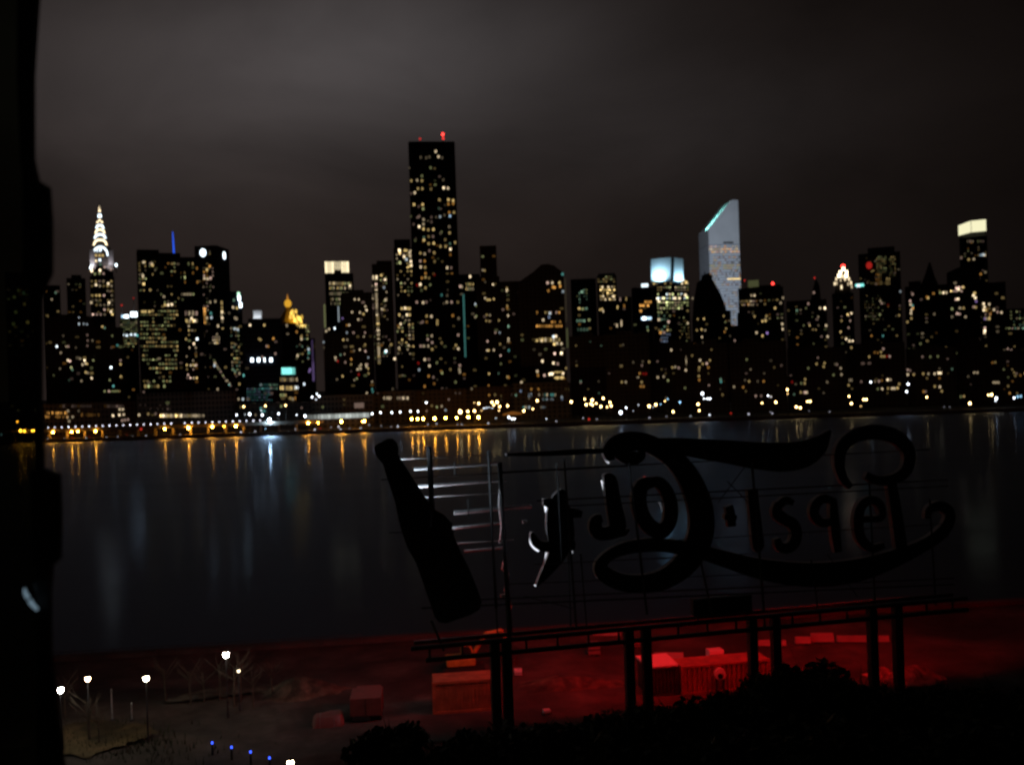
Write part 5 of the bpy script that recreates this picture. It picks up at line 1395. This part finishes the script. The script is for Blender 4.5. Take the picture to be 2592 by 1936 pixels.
MB().box(a[0]-2.4, a[0]+2.4, .15, .8, BEAM_Z+.25, BEAM_Z+1.5).build('equipment_cabinet', MAT['letter'], sign)
for s_ in (-1.0, 1.0):
    MB().box(a[0]+s_*2-.1, a[0]+s_*2+.1, .3, .6, BEAM_Z-.1, BEAM_Z+.3).build('cabinet_foot', MAT['steel'], sign)

# ------------------------------------------------------------------ building yard behind the sign
def ribbed_box(m, w, d, h, n, depth=.06):
    """corrugated container body, origin at front bottom centre"""
    m.box(-w/2, w/2, .05, d-.05, .0, h)
    for i in range(n):
        x = -w/2 + w*(i+.5)/n
        m.box(x - w/n*.3, x + w/n*.3, .05-depth, .045, .16, h-.16)
def container(name, label, px0, px1, pyb, h, d, mat, yaw, ribs, cat='shipping container'):
    g0, g1 = ground_at(px0, pyb), ground_at(px1, pyb)
    w = (g1-g0).length
    c = (g0+g1)/2
    o = thing(name, label, cat, (c.x, c.y, 2.0), yaw)
    m = MB(); ribbed_box(m, w, d, h, ribs, .11)
    m.build('body', MAT[mat], o)
    for s_ in (-1, 1):
        MB().box(s_*w/2-.09, s_*w/2+.09, -.13, .09, 0, h+.05).build('corner_post', MAT[mat], o)
    MB().box(-w/2+.1, w/2-.1, -.125, .08, h-.14, h+.06).build('top_rail', MAT[mat], o)
    MB().box(-w/2+.1, w/2-.1, -.125, .08, -.02, .14).build('bottom_rail', MAT[mat], o)
    return o, w
container('shipping_container', 'ochre corrugated container lit red, left of the first pair of sign posts', 1100, 1262, 1800, 2.45, 2.4, 'rust', R(7), 17)
container('shipping_container', 'long reddish container lit red between the second and third pair of sign posts', 1722, 1960, 1748, 2.3, 2.4, 'redox', R(9), 18)
o, w = container('site_cabin', 'dark low cabin with a bright red lit flat roof, left of the long reddish container', 1640, 1718, 1760, 2.3, 3.0, 'steel', R(9), 8, 'cabin')
MB().box(-w/2-.1, w/2+.1, -.15, 3.1, 2.36, 2.5).build('roof', MAT['white'], o)
g = ground_at(1822, 1752)
o = thing('ventilation_drum', 'round pale drum end on the front of the long reddish container', 'drum', (g.x, g.y-.45, 2))
MB().tube([(0, 0, 1.62), (0, .42, 1.62)], .46, 16).build('barrel', MAT['white'], o)
MB().tube([(0, -.04, 1.5), (0, .0, 1.5)], .22, 14).build('hatch', MAT['dark'], o)
for s_ in (-.3, .3):
    MB().box(s_-.06, s_+.06, .1, .3, 0, 1.25).build('leg', MAT['steel'], o)
# small box van body with step, at left
g0, g1 = ground_at(888, 1832), ground_at(966, 1832)
c = (g0+g1)/2; w = (g1-g0).length
o = thing('box_truck', 'box truck seen from behind, glowing dull red left of the ochre container', 'truck', (c.x, c.y, 2), R(5))
MB().box(-w/2, w/2, 0, 2.7, .6, 2.0).build('cargo_box', MAT['maroon'], o, bevel=.05)
MB().box(-w/2+.2, w/2-.2, 2.75, 4.2, .5, 1.7).build('cab', MAT['maroon'], o, bevel=.15)
MB().box(-w/2+.15, w/2-.9, -.05, .3, .3, .58).build('rear_step', MAT['steel'], o)
for s_ in (-1, 1):
    for y in (.7, 3.5):
        MB().tube([(s_*(w/2-.3), y, .42), (s_*(w/2-.05), y, .42)], .42, 14).build('wheel', MAT['rubber'], o)
    MB().box(s_*(w/2-.25)-.1, s_*(w/2-.25)+.1, -.03, .0, .66, .8).build('tail_light', MAT['redox'], o)
MB().box(-.02, .02, -.03, .0, .64, 1.96).build('door_seam', MAT['dark'], o)
# low tarpaulin covered stack beside it
g = ground_at(830, 1846)
o = thing('tarpaulin_stack', 'low tarpaulin covered stack catching pink light left of the box truck', 'covered stack', (g.x, g.y, 2), R(9))
m = MB()
na, nb_ = 14, 8
rs = random.Random(4)
for j in range(nb_+1):
    for i in range(na+1):
        u, v = i/na, j/nb_
        edge_ = min(u, 1-u, v, 1-v)
        h = (.75 + .18*u) * min(1, edge_/.10)**.5 + .05*math.sin(9*u+3*v) * min(1, edge_*8) + rs.uniform(-.015, .015)
        m.v.append((-1.25+2.5*u + .06*math.sin(7*v), 1.9*v + .06*math.sin(8*u), max(0, h)))
for j in range(nb_):
    for i in range(na):
        p = j*(na+1)+i
        m.f.append((p, p+1, p+na+2, p+na+1))
m.build('tarpaulin', MAT['maroon'], o, smooth=True)
for x in (-.6, .5):
    MB().tube([(x, -.02, .05), (x, .12, .72), (x, .95, .92), (x, 1.8, .72), (x, 1.92, .05)], .02, 5).build('rope', MAT['rail'], o)
# digger
g = ground_at(1172, 1702)
dg = thing('excavator', 'small yellow excavator lit red, its arm reaching right behind the first sign posts', 'excavator', (g.x, g.y, 2), R(8))
for s_ in (-1, 1):
    pth = [(-1.6 + .35*math.cos(a), .35*math.sin(a)+.38) for a in [math.pi/2 + math.pi*k/6 for k in range(7)]] + [(1.6 + .35*math.cos(a), .35*math.sin(a)+.38) for a in [-math.pi/2 + math.pi*k/6 for k in range(7)]]
    MB().prism([(x, z) for x, z in pth], s_*.95-.25, s_*.95+.25).build('track', MAT['rubber'], dg)
MB().box(-1.5, 1.1, -1.0, 1.0, .85, 1.5).build('engine_deck', MAT['yellow'], dg, bevel=.08)
MB().prism([(-.2, 1.5), (.95, 1.5), (.85, 2.3), (.6, 2.75), (-.15, 2.75)], -.95, .05).build('cab', MAT['yellow'], dg)
MB().prism([(0, 1.65), (.8, 1.65), (.72, 2.25), (.52, 2.6), (0, 2.6)], -.98, -.955).build('cab_window', MAT['dark'], dg)
MB().tube([(.9, .3, 1.4), (2.2, .3, 3.3), (3.6, .3, 3.5)], .2, 6).build('boom', MAT['yellow'], dg)
MB().tube([(3.6, .3, 3.55), (4.4, .3, 1.7)], .15, 6).build('dipper', MAT['yellow'], dg)
MB().prism([(4.2, 1.75), (4.7, 1.7), (4.75, .9), (4.2, .75), (3.85, 1.1)], -.1, .7).build('bucket', MAT['steel'], dg)
# smaller bits
def crate(label, px, pyb, w, d, h, mat, yaw):
    g = ground_at(px, pyb)
    o = thing('pallet_stack' if mat == 'rust' else 'crate', label, 'crate', (g.x, g.y, 2), yaw)
    MB().box(-w/2, w/2, 0, d, .14, h).build('box', MAT[mat], o, bevel=.03)
    for k in (-1, 0, 1):
        MB().box(k*(w/2-.08)-.07, k*(w/2-.08)+.07, -.02, d+.02, 0, .14).build('runner', MAT['bark'], o)
    MB().box(-w/2-.02, w/2+.02, -.025, -.002, h*.45, h*.55).build('strap', MAT['dark'], o)
crate('pale crate standing alone in the red lit yard near the river', 1505, 1660, 1.15, 1.1, 1.15, 'palebox', R(5))
crate('small bright crate at the right foot of the first sign posts', 1312, 1712, .7, .6, .6, 'white', R(3))
crate('tiny crate low in the red yard just above the dark trees', 1386, 1812, .55, .5, .45, 'white', R(12))
crate('long pale crate by the river edge above the left of the dark cabin', 1620, 1640, 1.8, 1.0, .7, 'palebox', R(8))
crate('flat pale crate on the ground behind the long reddish container', 1815, 1668, 1.4, 1.0, .8, 'white', R(9))
def mound(label, px, pyb, rx, ry, h, mat, name, cat):
    g = ground_at(px, pyb)
    m = MB()
    nr, na = 9, 26
    rnd = random.Random(px)
    ph = [rnd.uniform(0, 6.28) for _ in range(6)]
    m.v.append((0, 0, h))
    for r in range(1, nr+1):
        f = r/nr
        for a in range(na):
            th = 2*math.pi*a/na
            wob = 1 + .12*math.sin(3*th+ph[0]) + .07*math.sin(7*th+ph[1])
            m.v.append((rx*f*wob*math.cos(th), ry*f*wob*math.sin(th), h*(.5+.5*math.cos(math.pi*f)) + .06*math.sin(9*th+5*f+ph[2]) - (.1 if r == nr else 0)))
    for a in range(na):
        m.f.append((0, 1+a, 1+(a+1) % na))
    for r in range(nr-1):
        for a in range(na):
            p, q = 1+r*na+a, 1+r*na+(a+1) % na
            m.f.append((p, p+na, q+na, q))
    o = m.build(name, mat, None, smooth=True)
    o.location = (g.x, g.y, 2.0)
    tag(o, label, cat)
gravel = ground_mat('pale_gravel', (.24, .22, .19), (.34, .32, .29), (.45, .43, .40), 2.0)
earth = ground_mat('dug_earth', (.06, .045, .03), (.11, .085, .06), (.17, .14, .10), 1.2)
mound('pale gravel heap glowing red right of the last pair of sign posts', 2315, 1716, 2.6, 1.6, 1.1, gravel, 'gravel_heap', 'gravel heap')
mound('low spread of pale gravel between the last two sign posts', 2232, 1708, 1.6, 1.0, .7, gravel, 'gravel_heap', 'gravel heap')
mound('brown earth heap on the left of the yard beside the box truck', 760, 1752, 4.2, 2.4, 1.3, earth, 'earth_heap', 'earth heap')
mound('brown earth heap in the yard between the first and second pair of sign posts', 1440, 1735, 5.5, 2.2, .8, earth, 'earth_heap', 'earth heap')
# pale slabs along the river edge that catch the red light
for k, (px0, px1, py, h) in enumerate(((1500, 1572, 1606, .5), (1655, 1730, 1664, .5), (2012, 2052, 1626, .6), (2052, 2110, 1622, .8), (2118, 2250, 1622, .55), (1900, 1990, 1632, .5))):
    g0, g1 = ground_at(px0, py), ground_at(px1, py)
    o = thing('concrete_barrier', 'pale concrete barrier lying in the red lit yard, %s from the left' % ordinal((1, 2, 4, 5, 6, 3)[k]), 'barrier', ((g0.x+g1.x)/2, (g0.y+g1.y)/2, 2), math.atan2(g1.y-g0.y, g1.x-g0.x), 'concrete barriers in the yard')
    w = (g1-g0).length
    m = MB(); m.v = [(-w/2, -.35, 0), (w/2, -.35, 0), (w/2, .35, 0), (-w/2, .35, 0), (-w/2, -.12, h), (w/2, -.12, h), (w/2, .12, h), (-w/2, .12, h)]
    m.f = [(3, 2, 1, 0), (4, 5, 6, 7), (0, 1, 5, 4), (1, 2, 6, 5), (2, 3, 7, 6), (3, 0, 4, 7)]
    m.build('slab', MAT['conc'], o, bevel=.04)

# ------------------------------------------------------------------ trees
def crown_mesh(seed, rx, ry, rz, n, leaf):
    rnd = random.Random(seed)
    m = MB()
    cl = []
    for _ in range(15):
        a, b_ = rnd.uniform(0, 6.28), rnd.uniform(-.5, 1.2)
        f = rnd.uniform(.45, .9)
        cl.append((rx*f*math.cos(a)*math.cos(b_), ry*f*math.sin(a)*math.cos(b_), rz*f*math.sin(b_), rnd.uniform(.26, .5)))
    for _ in range(n):
        c = rnd.choice(cl)
        d = Vector((rnd.gauss(0, 1), rnd.gauss(0, 1), rnd.gauss(0, .8))).normalized()*rnd.random()**.45*c[3]
        p = Vector((c[0]+d.x*rx, c[1]+d.y*ry, c[2]+d.z*rz))
        u = Vector((rnd.gauss(0, 1), rnd.gauss(0, 1), rnd.gauss(0, 1))).normalized()
        v = u.cross(Vector((rnd.gauss(0, 1), rnd.gauss(0, 1), rnd.gauss(0, 1)))).normalized()
        s_ = leaf*rnd.uniform(.6, 1.3)
        i = len(m.v)
        m.v += [tuple(p-u*s_), tuple(p+v*s_*.55), tuple(p+u*s_), tuple(p-v*s_*.55)]
        m.f.append((i, i+1, i+2, i+3))
    return m
def trunk_mesh(h, r, seed, limbs=6, reach=1.6):
    rnd = random.Random(seed)
    m = MB()
    m.tube([(0, 0, -.2), (.08, .04, h*.5), (0, .1, h)], r, 7, r*.45)
    for k in range(limbs):
        a = rnd.uniform(0, 6.28)
        z = h*rnd.uniform(.55, .95)
        e = (math.cos(a)*reach, math.sin(a)*reach, z + reach*rnd.uniform(.6, 1.2))
        m.tube([(0, .04, z), (e[0]*.5, e[1]*.5, z+(e[2]-z)*.6), e], r*.4, 5, r*.1)
        for q in range(2):
            b_ = a + rnd.uniform(-.8, .8)
            m.tube([(e[0]*.6, e[1]*.6, z+(e[2]-z)*.7), (e[0]*.6+math.cos(b_)*reach*.6, e[1]*.6+math.sin(b_)*reach*.6, e[2]+reach*rnd.uniform(.2, .6))], r*.16, 4, r*.04)
    return m
protos = []
for k, (rx, rz) in enumerate(((2.6, 2.3), (3.1, 2.2), (2.3, 2.6))):
    protos.append((crown_mesh(40+k, rx, rx*.9, rz, 2600, .24).mesh('crown', MAT['leaf']), trunk_mesh(3.6, .2, k).mesh('trunk', MAT['bark']), rz))
TR = [(1500, 1812, 55, 'leftmost tree of the dark row below the yard, left of the second sign posts'), (1620, 1795, 56, 'dark tree under the second pair of sign posts'), (1742, 1775, 55, 'dark tree below the low cabin'), (1850, 1745, 57, 'dark tree below the long reddish container'), (1955, 1715, 57, 'dark tree standing at the third pair of sign posts'), (2062, 1678, 56, 'tallest dark tree, its dome shaped crown rising right of the third pair of sign posts'), (2160, 1716, 57, 'dark tree on the right flank of the dome shaped tree'), (2262, 1744, 56, 'dark tree at the foot of the last pair of sign posts'), (2370, 1742, 56, 'dark tree below the red lit gravel heap'), (2475, 1738, 57, 'dark tree second from the right edge of the photo'), (2575, 1734, 56, 'dark tree cut by the right edge of the photo'),
      (1010, 1838, 50, 'leftmost dark tree of the nearer row below the ochre container'), (1160, 1852, 48, 'dark nearer tree below the first pair of sign posts'), (1330, 1842, 48, 'dark nearer tree at the bottom between the first and second sign posts'), (1500, 1862, 46, 'dark nearer tree at the bottom, left of the picture middle'), (1680, 1855, 46, 'dark nearer tree at the bottom below the low cabin'), (1880, 1830, 46, 'dark nearer tree at the bottom below the third sign posts'), (2090, 1815, 46, 'dark nearer tree at the bottom below the dome shaped tree'), (2300, 1820, 46, 'dark nearer tree at the bottom below the last sign posts'), (2500, 1815, 46, 'dark nearer tree in the bottom right corner')]
for k, (px, py, Y, lab) in enumerate(TR):
    p = at(px, py, Y)
    cm, tm, rz = protos[k % 3]
    H = p.z - 2
    o = thing('leafy_tree', lab, 'tree', (p.x, p.y, 2), random.uniform(0, 6.28), 'dark leafy trees below the sign')
    a = obj('crown', cm, o)
    sc = min(1.25, max(.75, H/7.0))*1.05
    a.scale = (sc*1.1, sc*1.1, sc)
    a.location = (0, 0, H - rz*sc*.95)
    b_ = obj('trunk', tm, o)
    b_.scale = (1, 1, max(.4, (H - rz*sc)/3.4))

# ------------------------------------------------------------------ riverside park at left
def park_lamp(label, px, py, h, c, e, r, arm=0.0):
    X, Z = ray(px, py)
    Y = (2+h-CAMZ)/Z
    p = Vector((X*Y, Y, 2))
    o = thing('park_lamp', label, 'street lamp', p)
    MB().frustum(0, 0, 0, .5, .14, .10, 8).build('base', MAT['steel'], o)
    MB().frustum(0, 0, .5, h-r*1.1, .07, .05, 8).build('pole', MAT['steel'], o)
    MB().frustum(0, 0, h+r*.9, h+r*1.5, r*1.1, r*.2, 10).build('cap', MAT['dark'], o)
    MB().ball((0, 0, h), r, 12, 8, 1.1).build('globe', emit('park_globe', c, e, True), o)
    return p
park_lamp('brilliant white park lamp at the far left beside the window frame', 152, 1745, 4.6, (1, .93, .86), 62, .23)
park_lamp('warm yellow park lamp between the brilliant white lamp and the pale one', 222, 1717, 4.8, (1, .72, .36), 34, .19)
park_lamp('pale yellow park lamp standing alone in the dark part of the park', 370, 1716, 4.8, (1, .92, .58), 40, .21)
park_lamp('bright white park lamp among bare trees, nearest the river', 572, 1656, 5.0, (1, .91, .78), 66, .23)
park_lamp('warm lamp at the bottom edge of the picture, beside the blue lights', 735, 1929, 3.8, (1, .80, .46), 45, .19)
park_lamp('weak lamp hidden behind branches right of the bright white park lamp', 604, 1697, 3.2, (1, .80, .5), 3, .14)
for k, (px, py) in enumerate(((537, 1878), (586, 1889), (634, 1901), (682, 1916))):
    g = ground_at(px, py, 2.9)
    o = thing('bollard_light', 'small blue bollard light at the bottom left, %s of four from the left' % ordinal(k+1), 'bollard light', (g.x, g.y, 2), 0, 'row of blue bollard lights')
    MB().frustum(0, 0, 0, .8, .08, .07, 8).build('post', MAT['dark'], o)
    MB().frustum(0, 0, .8, 1.0, .075, .06, 8).build('lens', emit('blue_lens', (.04, .10, 1), 2.6), o)
    MB().frustum(0, 0, 1.0, 1.05, .10, .05, 8).build('cap', MAT['dark'], o)
for k, (px, pt, pb) in enumerate(((282, 1745, 1822), (332, 1780, 1822))):
    g = ground_at(px+2, pb)
    h = at(px, pt, g.y).z - 2
    o = thing('pale_pole', '%s pale thin pole standing in the dark park' % ('taller' if k == 0 else 'shorter'), 'pole', (g.x, g.y, 2))
    MB().frustum(0, 0, 0, h, .07, .05, 8).build('shaft', MAT['rail'], o)
    MB().frustum(0, 0, h, h+.1, .08, .03, 8).build('cap', MAT['rail'], o)
    MB().frustum(0, 0, 0, .12, .2, .2, 10).build('base_plate', MAT['steel'], o)
bare = [trunk_mesh(2.6, .09, 70+k, 9, 1.1).mesh('bare_trunk', MAT['bark']) for k in range(3)]
BT = [(166, 1822, 'bare sapling lit by the brilliant white lamp at the far left'), (228, 1880, 'bare sapling in front of the lit lawn, the left of two'), (252, 1888, 'bare sapling in front of the lit lawn, the right of two'), (578, 1778, 'bare tree right beside the bright white park lamp'), (592, 1785, 'bare tree just right of the bright white park lamp'), (608, 1775, 'bare tree behind the weak lamp, rightmost near the bright white park lamp'), (556, 1772, 'bare tree just left of the bright white park lamp'), (517, 1775, 'bare sapling on the lit path left of the bright white park lamp'), (484, 1782, 'bare sapling further left on the lit path'), (640, 1790, 'bare tree half in the dark right of the bright white park lamp'), (690, 1760, 'bare tree in the dark between park and yard'), (420, 1775, 'bare sapling alone right of the pale yellow lamp')]
for k, (px, py, lab) in enumerate(BT):
    g = ground_at(px, py)
    o = thing('bare_tree', lab, 'tree', g, random.uniform(0, 6), 'bare young trees in the park')
    q = obj('bare_trunk', bare[k % 3], o)
    f = random.uniform(.8, 1.15)
    q.scale = (f, f, f*1.05)
# lawn, path and clumps
m = MB()
base_ = [(150, 1915), (160, 1842), (230, 1830), (300, 1834), (370, 1842), (400, 1858), (350, 1880), (290, 1900), (220, 1925)]
cx = []
rl0 = random.Random(3)
for (xa_, ya_), (xb_, yb_) in zip(base_, base_[1:] + base_[:1]):
    for q in range(5):
        cx.append(ground_at(xa_+(xb_-xa_)*q/5 + rl0.uniform(-7, 7), ya_+(yb_-ya_)*q/5 + rl0.uniform(-3, 3), 2))
m.v = [(p.x, p.y, 2.28) for p in cx]; m.f = [tuple(range(len(cx)))[::-1]]
tag(m.build('lawn', ground_mat('worn_lawn', (.05, .042, .016), (.085, .066, .028), (.13, .09, .045), .6)), kind='structure')
m = MB()
top_, bot_ = [], []
rl0 = random.Random(8)
for q in range(40):
    x = 420 + 300*q/39
    y = 1782 - 36*q/39 - 10*math.sin(q/39*3.14)
    top_.append(ground_at(x, y - 9*math.sin(math.pi*q/39)**.6 + rl0.uniform(-2, 2), 2)); bot_.append(ground_at(x, y + 1 + 13*math.sin(math.pi*q/39)**.6 + rl0.uniform(-3, 3)*math.sin(math.pi*q/39), 2))
cx = top_ + bot_[::-1]
m.v = [(p.x, p.y, 2.285) for p in cx]; m.f = [tuple(range(len(cx)))[::-1]]
tag(m.build('path', ground_mat('gravel_path', (.07, .066, .045), (.11, .105, .08), (.16, .15, .12), 1.2)), kind='structure')
rnd = random.Random(5)
m = MB()
for _ in range(620):
    px, py = min(700, max(140, rnd.gauss(300, 120))), min(1935, max(1822, rnd.gauss(1885, 28)))
    g = ground_at(px, py)
    a = rnd.uniform(0, 6.28); h = rnd.uniform(.12, .42); i = len(m.v)
    m.v += [(g.x-.05*math.cos(a), g.y-.05*math.sin(a), 2.0), (g.x+.05*math.cos(a), g.y+.05*math.sin(a), 2.0), (g.x+rnd.uniform(-.15, .15), g.y+rnd.uniform(-.15, .15), 2.25+h)]
    m.f.append((i, i+1, i+2))
tag(m.build('grass', MAT['leaf']), kind='stuff')
# railing along the river edge of the park
rl_ = thing('railing', 'thin dark railing along the river edge of the park', 'railing', (0, 0, 0))
xs = [-62 + 2.0*k for k in range(24)]
MB().tube([(x, shoreY(x)-1.6, 3.1) for x in xs], .035, 5).build('handrail', MAT['steel'], rl_)
MB().tube([(x, shoreY(x)-1.6, 2.6) for x in xs], .02, 4).build('lower_rail', MAT['steel'], rl_)
for x in xs:
    MB().box(x-.03, x+.03, shoreY(x)-1.63, shoreY(x)-1.57, 1.95, 3.08).build('post', MAT['steel'], rl_)

# ------------------------------------------------------------------ open window sash at the left, close to the camera
YF = 4.5
edge_px = [(104, -60), (96, 60), (88, 190), (88, 400), (100, 455), (128, 472), (134, 560), (134, 690), (120, 720), (108, 760), (108, 1040), (112, 1080), (112, 1185), (154, 1200), (158, 1300), (156, 1415), (136, 1432), (130, 1500), (132, 1650), (148, 1790), (166, 1950), (176, 2050)]
fr = thing('open_window', 'dark open window frame with tinted glass at the left edge, very close', 'window', (0, YF, 0))
def fl(px, py):
    X, Z = ray(px, py)
    return (X*YF - .014, CAMZ + Z*YF)
stile = [fl(x, y) for x, y in edge_px] + [fl(92, y) for y in (2050, 1500, 1000, 700, 440, -60)]
MB().prism([fl(x, y) for x, y in edge_px] + [fl(100, 2050), fl(96, 1000), fl(88, 700), fl(58, 400), fl(50, 190), fl(50, -60)], 0, .035).build('stile', MAT['dark'], fr)
MB().prism([fl(x, y) for x, y in ((70, 440), (126, 474), (131, 560), (131, 688), (70, 712))], -.02, .04).build('upper_latch', MAT['dark'], fr)
MB().prism([fl(x, y) for x, y in ((92, 1190), (152, 1204), (154, 1300), (153, 1412), (92, 1428))], -.02, .04).build('lower_latch', MAT['dark'], fr)
m_, t_, b_ = new_mat('tinted_glass')
t_.nodes.remove(b_)
tb = t_.nodes.new('ShaderNodeBsdfTransparent'); tb.inputs[0].default_value = (.22, .24, .19, 1)
gb = t_.nodes.new('ShaderNodeBsdfGlossy'); gb.inputs[1].default_value = .02
ms = t_.nodes.new('ShaderNodeMixShader'); ms.inputs[0].default_value = .05
t_.links.new(tb.outputs[0], ms.inputs[1]); t_.links.new(gb.outputs[0], ms.inputs[2])
t_.links.new(ms.outputs[0], [n for n in t_.nodes if n.type == 'OUTPUT_MATERIAL'][0].inputs[0])
a, b0 = fl(-330, -60), fl(95, 2050)
MB().box(a[0], fl(98, 1000)[0], .012, .018, b0[1], a[1]).build('glass_pane', m_, fr)
MB().box(a[0]-.08, a[0]-.002, 0, .10, b0[1], a[1]).build('hinge_stile', MAT['dark'], fr)
MB().box(a[0]-.08, fl(110, 2050)[0], 0, .10, b0[1]-.1, b0[1]-.002).build('bottom_rail', MAT['dark'], fr)
MB().box(a[0]-.08, fl(104, -60)[0], 0, .10, a[1]+.002, a[1]+.1).build('top_rail', MAT['dark'], fr)
hd = emit('lit_handle_edge', (.55, .8, 1), .22)  # a reflection in the pane, put into small emissive arcs
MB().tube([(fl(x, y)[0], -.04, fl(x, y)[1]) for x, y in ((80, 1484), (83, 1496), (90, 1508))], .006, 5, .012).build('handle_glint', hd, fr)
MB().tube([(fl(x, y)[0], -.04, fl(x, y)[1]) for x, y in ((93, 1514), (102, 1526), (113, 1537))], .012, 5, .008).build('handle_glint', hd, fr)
print('windows', ALLWIN[0], 'objects', len(bpy.data.objects))
